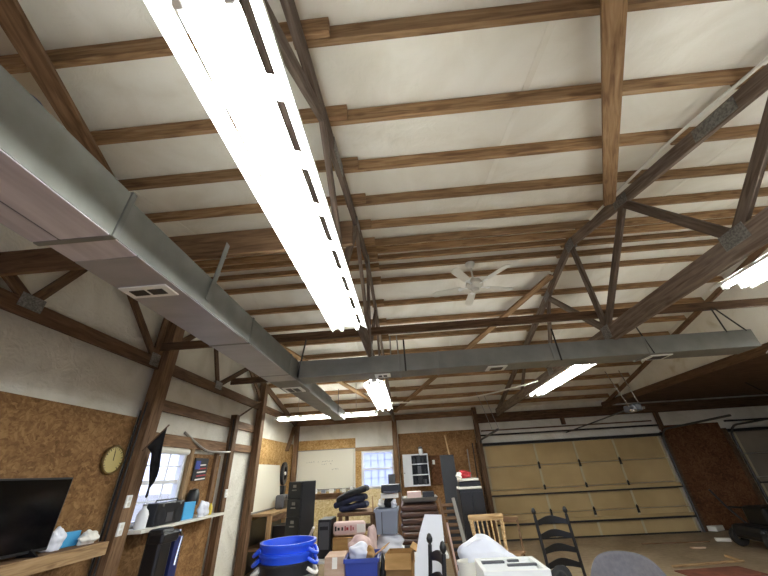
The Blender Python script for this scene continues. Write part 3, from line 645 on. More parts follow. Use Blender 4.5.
# black machine and case under the sill
bt = thing('workshop_machine', 'black machine with chrome neck standing under the sill shelf', 'machine', (-3.1, 4.75, .55))
obj('column', B((-3.1, 4.62, .88), (.2, .22, .62), None, .03), 'black', bt); obj('head', B((-3.08, 4.66, 1.1), (.2, .32, .12), None, .03), 'black', bt)
obj('chrome_neck', tube([(-2.98, 4.8, 1.14), (-2.97, 4.86, 1.08), (-2.97, 4.84, .95), (-2.97, 4.82, .8)], .018), 'chrome', bt, None, True); obj('base', B((-3.1, 4.75, .585), (.3, .5, .07), None, .01), 'charcoal', bt)
o = tag(obj('carton', B((-3.2, 5.06, .80), (.14, .16, .498), None, .004), 'navyd'), 'dark blue carton right of the black machine', 'box'); recenter(o)
tl = thing('tool_case', 'red and black tool case under the black machine', 'case', (-3.1, 4.9, 0))
obj('lower_case', BB((-3.3, 4.45, 0), (-2.9, 5.4, .5), .02), 'red', tl); obj('lid', BB((-3.3, 4.45, .5), (-2.9, 5.4, .55), .01), 'black', tl); obj('handle', tube([(-2.9, 4.8, .3), (-2.87, 4.82, .34), (-2.87, 5.0, .34), (-2.9, 5.02, .3)], .01), 'black', tl)
for c, s, m, l, sd in (((-3.38, 3.50, 1.17), (.05, .1, .10), 'bag', 'clear crumpled packet on the shelf right of the television', 5), ((-3.33, 3.82, 1.17), (.06, .09, .06), 'paper', 'white crumpled paper bag at right end of television shelf', 9)):
    blob('plastic_bag', c, s, m, l, 'bag', sd)
o = tag(obj('carton', B((-3.43, 3.70, 1.23), (.05, .2, .12), None, .003), 'skyblue'), 'small blue and white packet on the television shelf', 'box'); recenter(o)

# ------------------------------------------------------------------ back left corner: bench, boards, cabinet
be = thing('workbench', 'wooden workbench frame along the left wall at back', 'bench', (-3.1, 8.5, 0))
obj('bench_top', BB((XL+.04, 7.78, .98), (-2.95, 9.9, 1.03), .004), 'pine', be)
for y in (7.82, 8.75, 9.85): beam('leg', (-2.99, y, 0), (-2.99, y, .98), .09, .07, 'pine', be, (0, 1, 0))
beam('apron', (-2.97, 7.8, .92), (-2.97, 9.88, .92), .04, .1, 'post', be); osbp('shelf_board', (XL+.06, 7.8, .42), (-3.0, 9.9, .46), 'post', be); osbp('back_panel', (XL+.03, 7.8, .02), (XL+.05, 9.9, .9), 'black', be)
wbd = thing('whiteboard', 'blank cream board leaning on the workbench by the left wall', 'whiteboard', (-3.4, 8.4, 1.03))
beam('panel', (-3.33, 8.45, 1.035), (-3.43, 8.45, 1.94), .02, 1.62, 'board', wbd, (0, 1, 0)); beam('trim_strip', (-3.317, 8.45, 1.04), (-3.321, 8.45, 1.065), .012, 1.63, 'rod', wbd, (0, 1, 0))
o = thing('round_fan', 'black round fan at the right edge of the leaning board', 'fan', (-3.36, 9.45, 1.5))
obj('rim', lathe([(.1, -.04), (.17, -.04), (.18, 0), (.17, .04), (.1, .04)], 24, None, Matrix.Translation((-3.36, 9.45, 1.75)) @ Matrix.Rotation(PI/2, 4, 'Y') @ Matrix.Diagonal((1.5, 1, 1, 1))), 'black', o, None, True); obj('hub', lathe([(0, -.03), (.04, -.03), (.04, .05), (0, .05)], 16, None, Matrix.Translation((-3.36, 9.45, 1.75)) @ Matrix.Rotation(PI/2, 4, 'Y')), 'white', o)
obj('stand', BB((-3.42, 9.38, 1.03), (-3.3, 9.52, 1.48)), 'black', o)
o = thing('portable_radio', 'small dark radio with silver front on the workbench', 'radio', (-3.1, 8.75, 1.03))
obj('case', B((-3.12, 8.8, 1.17), (.2, .36, .28), None, .04), 'gsteel', o); obj('speaker_grille', B((-3.015, 8.8, 1.13), (.012, .26, .14), None, .004), 'black', o); obj('dial', lathe([(.035, 0), (.03, .012), (0, .012)], 16, None, Matrix.Translation((-3.02, 8.8, 1.26)) @ Matrix.Rotation(PI/2, 4, 'Y')), 'black', o)
o = thing('cardboard_box', 'dark box with a white label under the workbench end', 'box', (-2.8, 8.9, 0)); obj('carton', B((-2.82, 8.2, .4), (.28, .5, .8), None, .005), 'black', o); obj('white_label', B((-2.675, 8.2, .64), (.004, .2, .16)), 'paper', o)
fc = thing('filing_cabinet', 'tall black filing cabinet before the whiteboard', 'cabinet', (-2.44, 7.6, 0), -.36)
obj('body', B((0, .25, .79), (.35, .46, 1.56), None, .008), 'charcoal', fc, None, False, True); obj('kick_plate', B((0, .25, .02), (.33, .42, .04)), 'black', fc, None, False, True)
for k in range(5):
    z = .06+.302*(k+.5); d = obj('drawer', B((0, .008, z), (.325, .03, .285), None, .006), 'black', fc, None, False, True)
    for nm, bmm in (('label_holder', B((0, -.012, z+.07), (.075, .01, .05))), ('handle', B((0, -.016, z-.0), (.11, .02, .02), None, .004))): obj(nm, bmm, 'rod', d, None, False, True)
wbb = thing('whiteboard', 'cream whiteboard with faint writing on the back wall', 'whiteboard', (-2.48, YB, 1.31))
obj('panel', BB((-3.3, YB-.015, 1.32), (-1.66, YB+.005, 2.3), .003), 'board', wbb)
for a, b in (((-3.32, YB-.02, 1.3), (-1.64, YB+.008, 1.325)), ((-3.32, YB-.02, 2.295), (-1.64, YB+.008, 2.32))): obj('frame_rail', BB(a, b), 'rod', wbb)
rs = random.Random(4)
for row, z, xa, xb in ((0, 2.0, -3.05, -2.3), (1, 1.93, -2.6, -2.3), (2, 1.8, -2.3, -2.1)):
    x = xa
    while x < xb:
        w = rs.uniform(.02, .05); pts = [(x+w*i/4, YB-.017, z+rs.uniform(-.012, .02)+.01*(x-xa)) for i in range(5)]; obj('pen_mark', tube(pts, .0035, 5), 'gsteel', wbb); x += w+rs.choice((.03, .04, .1))
lg = thing('wall_ledge', 'narrow wooden ledge beneath the back whiteboard', 'shelf', (-2.4, YB-.06, 1.2)); obj('ledge_board', BB((-3.3, YB-.14, 1.2), (-1.5, YB+.01, 1.225)), 'post', lg); obj('face_board', BB((-3.3, YB-.01, 1.08), (-1.5, YB+.015, 1.2)), 'post', lg)
for k, (x, w, h, m, l) in enumerate(((-3.05, .2, .06, 'red', 'rusty red tin on the ledge, leftmost there'), (-2.72, .09, .12, 'white', 'white cup on the ledge below the whiteboard'), (-2.5, .12, .08, 'grey', 'grey tin right of the white cup on the ledge'), (-2.28, .12, .09, 'paper', 'white packet in the middle right of the ledge'), (-2.1, .1, .08, 'card', 'brown packet between two white ones on the ledge'), (-1.93, .1, .09, 'offwhite', 'cream packet second from right end of ledge'), (-1.72, .08, .13, 'white', 'white bottle at right end of the ledge'))):
    if m == 'white': o = obj('cup' if k == 1 else 'bottle', lathe([(0, 0), (w/2.4, 0), (w/2, h*.7), (w/3.2, h*.85), (w/3.2, h), (0, h)], 14, None, Matrix.Translation((x, YB-.07, 1.226))), m, None, None, True)
    else: o = obj('packet', B((x, YB-.07, 1.226+h/2), (w, .07, h), None, .006), m)
    tag(recenter(o), l, 'cup' if k == 1 else 'bottle' if k == 6 else 'packet')
# white wall cabinet with its door swung open
wc = thing('wall_cabinet', 'white open wall cabinet with dark shelf contents', 'cabinet', (.2, YB-.15, 1.28))
x0, x1, z0, z1, yf = -.02, .46, 1.28, 2.05, YB-.28
for a, b, n in (((x0, yf, z0), (x0+.02, YB+.01, z1), 'side_panel'), ((x1-.02, yf, z0), (x1, YB+.01, z1), 'side_panel'), ((x0+.02, yf, z1-.03), (x1-.02, YB+.01, z1), 'top_panel'), ((x0+.02, yf, z0), (x1-.02, YB+.01, z0+.03), 'bottom_panel'), ((x0+.02, YB, z0+.03), (x1-.02, YB+.008, z1-.03), 'back_panel'), ((x0+.02, yf+.02, 1.53), (x1-.02, YB, 1.555), 'shelf'), ((x0+.02, yf+.02, 1.79), (x1-.02, YB, 1.815), 'shelf')): obj(n, BB(a, b), 'black' if n == 'back_panel' else 'vinyl', wc)
beam('door', (x0-.22, yf-.12, (z0+z1)/2), (x0-.003, yf-.012, (z0+z1)/2), .018, z1-z0, 'vinyl', wc); obj('door_knob', lathe([(.012, 0), (.014, .02), (0, .022)], 10, None, Matrix.Translation((x0-.19, yf-.12, 1.6)) @ Matrix.Rotation(PI/2, 4, 'X')), 'rod', wc)
for k in range(9):
    z = (1.312, 1.558, 1.818)[k//3]; xx = .07+.13*(k % 3); h = (.16, .12, .2)[(k*2) % 3]; l = 'dark %s on the %s shelf of white cabinet, %s' % (('bottle', 'box', 'tin')[k % 3], ('bottom', 'middle', 'top')[k//3], ('left', 'middle', 'right')[k % 3])
    bmm = B((xx, YB-.12, z+h/2), (.1, .12, h), None, .006) if k % 3 == 1 else lathe([(0, 0), (.042, 0), (.045, h*.6), (.02 if k % 3 == 0 else .045, h*.8), (.018 if k % 3 == 0 else .045, h), (0, h)], 14, None, Matrix.Translation((xx, YB-.12, z)))
    tag(recenter(obj(('bottle', 'carton', 'tin')[k % 3], bmm, ('charcoal', 'black', 'gsteel')[(k+k//3) % 3], None, None, k % 3 != 1)), l, ('bottle', 'box', 'tin')[k % 3])
jr = thing('glass_jar', 'white jar with dark cap on top of the white cabinet', 'jar', (.28, YB-.12, 2.05)); obj('jar_body', lathe([(0, 0), (.05, 0), (.06, .03), (.06, .11), (.045, .13), (0, .13)], 18, None, Matrix.Translation((.28, YB-.12, 2.052))), 'vinyl', jr, None, True); obj('cap', lathe([(.06, 0), (.05, .05), (0, .06)], 18, None, Matrix.Translation((.28, YB-.12, 2.182))), 'gsteel', jr, None, True)
o = tag(obj('hardboard_panel', BB((.52, YB-.03, 1.28), (1.1, YB+.012, 2.0), .004), 'osb_red'), 'reddish brown board right of the white cabinet', 'board'); recenter(o)
o = tag(obj('light_switch', B((.62, YB-.037, 1.83), (.07, .012, .11), None, .004), 'white'), 'white switch plate on the reddish brown board', 'switch'); recenter(o)

# ------------------------------------------------------------------ middle clutter
def table(name, x0, x1, y0, y1, z, label, m='white', leg='rod'):
    r = thing(name, label, 'table', ((x0+x1)/2, (y0+y1)/2, 0)); obj('tabletop', BB((x0, y0, z-.04), (x1, y1, z), .01), m, r)
    for x in (x0+.08, x1-.08):
        for y in (y0+.08, y1-.08): rodpart('leg', (x, y, 0), (x, y, z-.04), .016, leg, r)
    return r
def px_box(px0, px1, pt, pb, y):     # size of a thing at depth y
    a, b = P(px0, pb, y), P(px1, pt, y); return a, b
table('folding_table', -1.35, .36, 5.0, 5.95, .75, 'white folding table carrying the grey bin and brown stack')
TZ = .752
# grey bin
gb = thing('storage_bin', 'light grey plastic bin on the white folding table', 'bin', (-.37, 5.2, TZ))
def taper(w0, d0, w1, d1, h, th=.006):
    bm = bmesh.new(); q = lambda w, d, z: [bm.verts.new((sx*w/2, sy*d/2, z)) for sx, sy in ((-1, -1), (1, -1), (1, 1), (-1, 1))]
    a, b, c, d = q(w0, d0, 0), q(w1, d1, h), q(w1-2*th, d1-2*th, h), q(w0-2*th, d0-2*th, th)
    bm.faces.new(a[::-1]); bm.faces.new(d)
    for r1, r2 in ((a, b), (b, c), (c, d)):
        for i in range(4): bm.faces.new((r1[i], r1[(i+1) % 4], r2[(i+1) % 4], r2[i]))
    return bm
def bin_(root, w, d, h, m, z=0):
    o = obj('tub', taper(w*.86, d*.86, w, d, h), m, root, Matrix.Translation((0, 0, z)), False, True)
    for a, b in (((-w/2-.012, -d/2-.012), (w/2+.012, -d/2+.004)), ((-w/2-.012, d/2-.004), (w/2+.012, d/2+.012)), ((-w/2-.012, -d/2+.004), (-w/2+.004, d/2-.004)), ((w/2-.004, -d/2+.004), (w/2+.012, d/2-.004))): obj('rim', BB((a[0], a[1], z+h-.03), (b[0], b[1], z+h+.002)), m, root, None, False, True)
    return o
gb.location = (-.385, 5.25, .96); bin_(gb, .30, .36, .27, 'grey'); obj('front_rib', B((-.06, -.172, .13), (.012, .012, .24)), 'gsteel', gb, None, False, True)
blob('plastic_bag', (-.36, 5.24, TZ), (.17, .15, .118), 'bag', 'crumpled clear bag on the white table beneath the grey bin', 'bag', 12)
pr_ = thing('inkjet_printer', 'black printer piled above the grey bin before the window', 'printer', (-.33, 5.4, 1.3))
obj('body', B((-.32, 5.35, 1.45), (.27, .24, .1), None, .015), 'black', pr_); obj('paper_tray', B((-.31, 5.43, 1.56), (.10, .03, .12), Matrix.Rotation(-.2, 3, 'X')), 'charcoal', pr_); obj('output_tray', B((-.32, 5.2, 1.41), (.2, .1, .015)), 'gsteel', pr_)
for k, (x, y, z, s, m, l) in enumerate(((-.46, 5.3, 1.232, (.05, .06, .06), 'paper', 'white crumpled cup in the grey bin, at left'), (-.36, 5.27, 1.232, (.06, .07, .075), 'blackf', 'dark cloth bundle stuffed in the grey bin'), (-.29, 5.24, 1.232, (.04, .05, .05), 'bag', 'small white packet in the grey bin, at right'))): blob('bundle', (x, y, z), s, m, l, 'bundle', 20+k)
o = tag(obj('paper_stack', B((-.35, 5.33, 1.365), (.24, .28, .05), Matrix.Rotation(.1, 3, 'Z'), .004), 'paper'), 'stack of pale papers between the grey bin and printer', 'papers'); recenter(o)
# brown stack of folded boards
for k in range(6):
    z = .86+.072*k; o = beam('padded_panel', (-.21+.012*(k % 2), 5.5, z), (.36-.012*k, 5.5, z), .5, .068, 'brownb', None, (0, -.05, 1), .022)
    tag(o, '%s brown padded panel from the bottom of the stack' % ORD[k], 'panel', 'brown padded panels stacked on the table')
o = tag(obj('plastic_crate', BB((-.18, 5.22, TZ), (.34, 5.75, .82), .01), 'black'), 'low black crate under the brown padded panels', 'crate'); recenter(o)
o = tag(obj('serving_tray', taper(.44, .4, .5, .46, .05), 'rod', None, Matrix.Translation((.07, 5.5, 1.275))), 'silvery flat tray on top of the brown stack', 'tray')
o = tag(obj('carton', B((0, 0, .045), (.2, .2, .09), None, .004), 'pink', None, Matrix.Translation((.0, 5.5, 1.3))), 'pink carton lying in the silvery tray', 'box')
o = tag(obj('carton', B((0, 0, .04), (.16, .2, .08), None, .004), 'black', None, Matrix.Translation((.2, 5.5, 1.3))), 'black carton right of the pink one in the tray', 'box')
o = thing('spray_can', 'silver spray can with white cap on the white table', 'can', (.14, 5.08, TZ)); obj('can_body', lathe([(0, 0), (.028, 0), (.028, .15), (.02, .17), (0, .17)], 16, None, Matrix.Translation((.14, 5.08, TZ))), 'chrome', o, None, True); obj('cap', lathe([(.028, .17), (.028, .215), (.02, .22), (0, .22)], 16, None, Matrix.Translation((.14, 5.08, TZ))), 'white', o, None, True)
# wood stand with navy bags, box with lettering
st = thing('side_table', 'brown wooden box table under the navy bags', 'table', (-.8, 5.4, 0)); obj('tabletop', BB((-1.08, 5.3, 1.15), (-.55, 5.9, 1.19), .005), 'post', st)
for x in (-1.04, -.6):
    for y in (5.34, 5.85): beam('leg', (x, y, TZ), (x, y, 1.15), .05, .05, 'post', st, (0, 1, 0))
obj('shelf', BB((-1.02, 5.33, .98), (-.62, 5.86, 1.0)), 'post', st)
for k, (x, z, w, rot, l) in enumerate(((-.88, 1.245, .40, -.08, 'lowest navy folded cloth bag in the slanting pile'), (-.93, 1.325, .46, -.2, 'middle navy folded cloth bag in the slanting pile'), (-.9, 1.41, .46, -.3, 'topmost dark folded cloth bag in the slanting pile'))):
    bmm = B((0, 0, 0), (w, .36, .07), None, .025); bmesh.ops.subdivide_edges(bmm, edges=bmm.edges, cuts=2, use_grid_fill=True)
    for v in bmm.verts: v.co.z += .012*math.sin(v.co.x*17+k)+.008*math.sin(v.co.y*21+k)
    tag(obj('folded_bag', bmm, 'navyf' if k < 2 else 'blackf', None, Matrix.Translation((x, 5.55, z)) @ Matrix.Rotation(rot, 4, 'Y'), True), l, 'bag')
lb = thing('lettered_box', 'pale pink box with dark lettering below the navy bags', 'box', (-.8, 5.15, 1.0)); obj('carton', B((-.88, 5.14, 1.04), (.42, .12, .15), None, .035), 'pink', lb)
xx = -1.05
for k, (w, h) in enumerate(((.03, .05), (.04, .03), (.03, .035), (.02, .05), (.04, .03), (.02, .055), (.02, .03))): obj('lettering', B((xx, 5.078, 1.035+h*.2), (w*.7, .004, h)), 'red' if k > 2 else 'blackw', lb); xx += w+.008
obj('white_panel', B((-.72, 5.079, 1.04), (.11, .003, .09)), 'paper', lb)
o = thing('cardboard_box', 'brown carton supporting the pale pink lettered box', 'box', (-.86, 5.14, TZ)); obj('carton', B((-.86, 5.14, .855), (.44, .2, .2), None, .004), 'card', o); obj('tape', B((-.86, 5.0385, .9), (.05, .003, .1)), 'cardp', o)
bp = thing('computer_tower', 'grey and black computer tower left of the lettered box', 'computer', (-1.2, 5.2, TZ)); obj('case', B((-1.2, 5.25, .95), (.17, .36, .4), None, .01), 'black', bp); obj('front_bezel', B((-1.2, 5.065, .98), (.13, .012, .28), None, .004), 'gsteel', bp); obj('drive_bay', B((-1.2, 5.056, 1.06), (.11, .008, .04)), 'black', bp)
rodpart_ = rodpart('wooden_dowel', (-.56, 5.25, TZ), (-.60, 5.45, 1.36), .012, 'pine'); tag(rodpart_, 'thin pale stick standing right of the navy bags', 'stick')
blob('plastic_bag', (-.585, 5.08, TZ), (.07, .07, .17), 'pink', 'pale pinkish bundle between lettered box and grey bin', 'bundle', 31)
# near boxes (on a low table)
table('folding_table', -1.0, .0, 4.0, 4.75, .55, 'low table under the cardboard boxes and blue bin', 'greyc', 'iron')
def cbox(c, s, m, label, rz=0, flaps=False):
    r = thing('cardboard_box', label, 'box', c, rz); 
    if flaps:
        obj('carton', taper(s[0], s[1], s[0], s[1], s[2], .005), m, r, None, False, True)
        for sx in (-1, 1): obj('flap', B((sx*(s[0]/2+.06), 0, s[2]+.02), (.15, s[1]-.01, .005), Matrix.Rotation(sx*.5, 3, 'Y')), m, r, None, False, True)
        obj('flap', B((0, -s[1]/2-.03, s[2]-.05), (s[0]-.01, .005, .13), Matrix.Rotation(-.45, 3, 'X')), m, r, None, False, True)
    else:
        obj('carton', B((0, 0, s[2]/2), s, None, .004), m, r, None, False, True); obj('tape', B((0, -s[1]/2-.001, s[2]*.78), (.05, .003, s[2]*.4)), 'paper', r, None, False, True)
    return r
cbox((-.84, 4.15, .73), (.2, .28, .22), 'cardp', 'upper pale cardboard box left of the blue bin', .05)
cbox((-.86, 4.15, .552), (.24, .3, .175), 'cardp', 'lower pale cardboard box left of the blue bin', .02)
bb = thing('storage_bin', 'dark blue plastic bin before the lettered box', 'bin', (-.57, 4.18, .552), .02); bin_(bb, .32, .4, .38, 'navy')
for k, (x, y, s, m, l) in enumerate(((-.60, 4.12, (.1, .1, .08), 'bag', 'white plastic wrapped parcel on the blue bin'), (-.49, 4.1, (.05, .06, .06), 'card', 'small orange brown parcel at right on the blue bin'), (-.62, 4.28, (.12, .08, .10), 'pink', 'pinkish parcel behind the wrapped parcel on blue bin'))): blob('parcel', (x, y, .90), s, m, l, 'parcel', 40+k, .12)
cbox((-.2, 4.3, .552), (.27, .3, .37), 'card', 'open brown cardboard box right of the blue bin', -.1, True)
blob('bundle', (-.373, 4.15, .552), (.03, .07, .2), 'blackf', 'dark bundle squeezed between blue bin and open box', 'bundle', 51)
# tub stack
def tubs(c, r0, r1, h, m): return lathe([(0, 0), (r0, 0), (r1, h-.02), (r1+.014, h-.02), (r1+.016, h), (r1-.006, h), (r1-.012, h-.03), (r0-.01, .012), (0, .012)], 40, None, Matrix.Translation(c))
TX, TY = -1.15, 3.52
for z, m, l, hm in ((.865, 'blue', 'upper blue plastic tub on top of the tub stack', 'blue'), (.80, 'blue', 'second blue tub, just below the topmost one', 'blue'), (.735, 'charcoal', 'dark tub with white rope handle below the blue tubs', 'paper')):
    t = thing('rope_tub', l, 'tub', (TX, TY, z)); obj('tub', tubs((TX, TY, z), .19, .228, .30, m), m, t, None, True)
    for s in (-1, 1):
        a = PI+.35 if s < 0 else -.2; pts = [(TX+(.236+.045*math.sin(PI*i/6))*math.cos(a+(i-3)*.09), TY+(.236+.045*math.sin(PI*i/6))*math.sin(a+(i-3)*.09), z+.255-.04*math.sin(PI*i/6)) for i in range(7)]
        obj('rope_handle', tube(pts, .014, 8), hm, t, None, True)
br = thing('steel_drum', 'grey steel drum supporting the blue tub stack', 'drum', (TX, TY, 0)); obj('drum_shell', lathe([(0, 0), (.235, 0), (.235, .25), (.245, .27), (.235, .29), (.24, .92), (.252, .925), (.252, .945), (.228, .945), (.226, .733), (0, .733)], 36, None, Matrix.Translation((TX, TY, 0))), 'galv', br, None, True)
obj('drum_band', lathe([(.237, .5), (.245, .51), (.237, .52)], 36, None, Matrix.Translation((TX, TY, 0))), 'rod', br, None, True)
o = rodpart('broom_handle', (-1.75, 5.6, .5), (-1.32, 5.0, 1.08), .016, 'paper'); tag(o, 'pale stick leaning out behind the blue tubs', 'stick')

# ------------------------------------------------------------------ chairs
def ladder_chair(loc, rz, label):
    r = thing('ladderback_chair', label, 'chair', loc, rz); w, H, rk = .203, 1.15, .10
    yb = lambda z: .19+max(0, z-.42)*rk
    for s in (-1, 1):
        pts = [(s*w, yb(z), z) for z in (0, .2, .42, .7, .9, H-.08)]
        bm = tube(pts, .018, 10); lathe([(.018, 0), (.012, .01), (.026, .03), (.028, .05), (.016, .08), (0, .09)], 12, bm, Matrix.Translation((s*w, yb(H-.08), H-.085)))
        obj('back_post', bm, 'blackw', r, None, True, True)
        obj('front_leg', tube([(s*(w+.03), -.2, 0), (s*(w+.03), -.2, .46)], .02, 10), 'blackw', r, None, True, True)
        for z in (.15, .28): obj('rung', tube([(s*(w+.03), -.2, z), (s*w, .19, z)], .011, 8), 'blackw', r, None, True, True)
    for z in (.17, .3): obj('rung', tube([(-w-.03, -.2, z), (w+.03, -.2, z)], .011, 8), 'blackw', r, None, True, True)
    obj('seat', B((0, -.01, .44), (2*w+.05, .42, .035), None, .012), 'blackw', r, None, True, True)
    for k in range(4):
        z = .56+.14*k; bm = bmesh.new(); n = 12; top, bot = [], []
        for i in range(n+1):
            u = i/n; x = -w+2*w*u; a = math.sin(PI*u); y = yb(z)+.03*a
            top.append((x, y, z+.035+.045*a**1.5)); bot.append((x, y, z-.02+.022*a))
        fr = [[bm.verts.new((p[0], p[1]-d, p[2])) for p in top+bot[::-1]] for d in (.006, -.006)]
        m2 = len(fr[0])
        for i in range(n):
            for f, flip in ((fr[0], 0), (fr[1], 1)): bm.faces.new([f[i], f[i+1], f[m2-2-i], f[m2-1-i]][::-1 if flip else 1])
        for i in range(m2): bm.faces.new((fr[0][i], fr[0][(i+1) % m2], fr[1][(i+1) % m2], fr[1][i]))
        obj('slat', bm, 'blackw', r, None, True, True)
    return r
ladder_chair((1.745, 4.95, 0), .03, 'black ladderback chair facing the viewer before the tan garage door')
ladder_chair((-.10, 3.39, 0), -1.35, 'black ladderback chair turned sideways before the white ironing board')
# moulded grey chair
gc = thing('shell_chair', 'grey moulded chair back at the bottom edge of view', 'chair', (1.84, 3.9, -0.0), -.45)
def shell(u, v):
    a = (u-.5)*2; w = .34*(1-.05*v**3); x = a*w
    z = .44+.43*v-(.15*abs(a)**5*v); y = .2+.10*v-.13*a*a*(.6+.4*v); return Vector((x, y, z-.05*v*a*a))
o = sheet('seat_back', lambda u, v: shell(u, v), 24, 14, 'greyc', None, .012); o.parent = gc
bm = prism([(-.26, -.24), (.26, -.24), (.28, .1), (.2, .22), (-.2, .22), (-.28, .1)], .02, Matrix.Translation((0, 0, .43))); obj('seat', bm, 'greyc', gc, None, False, True)
for sx in (-1, 1):
    for sy in (-1, 1): obj('leg', tube([(sx*.18, sy*.16, .43), (sx*.24, sy*.22, 0)], .012, 8), 'rod', gc, None, True, True)
# windsor chair
wi = thing('windsor_chair', 'honey coloured spindle back chair before the tan garage door', 'chair', (1.12, 6.05, 0), .05)
obj('seat', B((0, -.03, .44), (.46, .46, .04), None, .015), 'honey', wi, None, True, True)
obj('crest_rail', B((0, .29, .95), (.56, .03, .09), None, .02), 'honey', wi, None, True, True)
for k in range(7): u = (k-3)/3; obj('spindle', tube([(.19*u, .17, .46), (.215*u, .24, .75), (.22*u, .285, .92)], .012, 8), 'honey', wi, None, True, True)
for sx in (-1, 1):
    obj('back_post', tube([(.2*sx, .17, .46), (.245*sx, .25, .8), (.25*sx, .288, .92)], .018, 8), 'honey', wi, None, True, True)
    for sy in (-1, 1): obj('leg', tube([(.16*sx, .14*sy-.03, .43), (.2*sx, .2*sy-.03, .2), (.23*sx, .22*sy-.03, 0)], .017, 8, None, [.018, .022, .013]), 'honey', wi, None, True, True)
o = thing('windsor_chair', 'plain wooden chair half hidden behind the spindle back chair', 'chair', (1.42, 6.6, 0), -.5)
obj('seat', B((0, 0, .44), (.42, .42, .035), None, .01), 'post', o, None, False, True); obj('crest_rail', B((0, .2, .86), (.4, .025, .08), None, .01), 'post', o, None, False, True)
for sx in (-1, 1):
    obj('back_post', tube([(.18*sx, .19, 0), (.18*sx, .2, .86)], .017, 8), 'post', o, None, True, True); obj('front_leg', tube([(.18*sx, -.18, 0), (.18*sx, -.18, .43)], .017, 8), 'post', o, None, True, True)

# ------------------------------------------------------------------ front table, white bag and box
table('work_table', .3, 1.2, 2.75, 3.85, .72, 'table at the bottom edge under the white box and bag', 'greyc', 'iron')
wp = prism([(-.2, 0), (-.17, .32), (-.10, .55), (-.03, .70), (.14, .69), (.135, .45), (.11, 0)], .025, Matrix.Translation((.12, 3.95, .56)) @ Matrix.Rotation(PI/2-.1, 4, 'X'))
o = tag(obj('ironing_board', wp, 'vinyl'), 'white tapered ironing board shape standing behind the sideways black chair', 'ironing board'); recenter(o)
blob('plastic_bag', (.59, 3.62, .72), (.27, .2, .22), 'bag', 'big white plastic bag heaped behind the white box', 'bag', 63, .2)
o = thing('paint_bucket', 'white bucket at the left of the big white bag', 'bucket', (.40, 3.3, .72)); obj('pail', lathe([(0, 0), (.07, 0), (.08, .25), (.087, .25), (.087, .27), (.075, .27), (.06, .02), (0, .02)], 24, None, Matrix.Translation((.39, 3.42, .72))), 'offwhite', o, None, True)
wx = thing('polystyrene_box', 'white box of packing in front of the big bag', 'box', (.63, 2.98, .72)); wx.rotation_euler.z = 0
obj('box_wall', taper(.41, .36, .43, .38, .33, .03), 'white', wx, None, False, True)
for k, (x, y, s) in enumerate(((-.1, .08, (.16, .04)), (.08, -.02, (.2, .03)), (.05, .1, (.08, .03)))): obj('packing_slot', B((x, y, .325), (s[0], s[1], .012)), 'gsteel', wx, None, False, True)
obj('packing_insert', B((0, 0, .26), (.34, .28, .12), None, .01), 'vinyl', wx, None, False, True)
blob('bundle', (1.0, 3.15, .72), (.11, .12, .15), 'blackf', 'black cloth bundle right of the white packing box', 'bundle', 71)
# ------------------------------------------------------------------ tall black things
o = thing('storage_locker', 'black cabinet topped with white trays before the garage door jamb', 'cabinet', (1.1, 7.2, 0))
obj('body', BB((.84, 7.1, 0), (1.27, 7.6, 1.30), .01), 'black', o)
for s in (0, 1): d = obj('door', BB((.85+.215*s, 7.085, .04), (1.045+.215*s, 7.1, 1.26)), 'blackw', o); obj('handle', BB((1.02+.06*s, 7.07, .7), (1.03+.06*s, 7.085, .82)), 'rod', d)
for z, w, l in ((1.30, .42, 'lower flat white tray on the black cabinet'), (1.43, .36, 'upper flat white tray on the black cabinet')):
    o = obj('plastic_tray', B((1.05, 7.3, z+.022), (w, .4, .04), None, .01), 'offwhite'); tag(recenter(o), l, 'tray')
o = tag(recenter(obj('carton', B((1.06, 7.32, 1.387), (.4, .36, .08), None, .01), 'black')), 'flat black case between the two white trays', 'case')
blob('bundle', (1.0, 7.32, 1.475), (.12, .1, .075), 'red', 'red and dark cloth bundle on the upper white tray', 'bundle', 81)
blob('bundle', (.9, 7.28, 1.475), (.06, .07, .06), 'paper', 'white rag left of the red bundle on the trays', 'bundle', 82)
bpn = beam('black_panel', (.80, 8.0, 0.02), (.80, 8.25, 1.92), .05, .31, 'charcoal', None, (1, 0, 0)); tag(bpn, 'tall dark panel leaning left of the black cabinet', 'panel')
o = rodpart('broom_handle', (1.05, 8.4, .0), (.85, 8.55, 2.36), .016, 'pine'); tag(o, 'pale pole standing behind the tall dark panel', 'pole')
sb = thing('slatted_shutter', 'brown slatted shutter leaning before the tall dark panel', 'shutter', (.62, 6.0, 0))
for x, m in ((.38, 'post'), (.60, 'rod')): beam('stile', (x+.16, 5.7, .02), (x, 6.05, 1.25), .03, .05, m, sb, (1, 0, 0))
for k in range(14): z = .12+.08*k; t_ = z/1.23; beam('slat', (.395+.16*(1-t_), 5.7+.35*t_, z), (.585+.16*(1-t_), 5.7+.35*t_, z), .02, .045, 'dark', sb, (0, .5, 1))
o = tag(beam('wooden_plank', (.52, 5.25, 0.01), (.42, 5.5, 1.0), .02, .1, 'pink', None, (0, 1, 0)), 'pinkish plank leaning right of the white ironing board', 'plank')
for k, (x, z0, z1) in enumerate(((1.55, .4, 2.1), (1.72, .0, 2.25))):
    o = rodpart('garden_tool', (x, YB-.2, 0.01), (x+.05, YB-.12, z1), .016, 'iron' if k else 'rod'); tag(o, ('grey' if not k else 'dark')+' long handled tool leaning by the garage door jamb', 'tool')
blob('bundle', (1.62, YB-.42, .0), (.12, .1, .75), 'blackf', 'dark coat shaped bundle hanging low by the door jamb', 'bundle', 91)
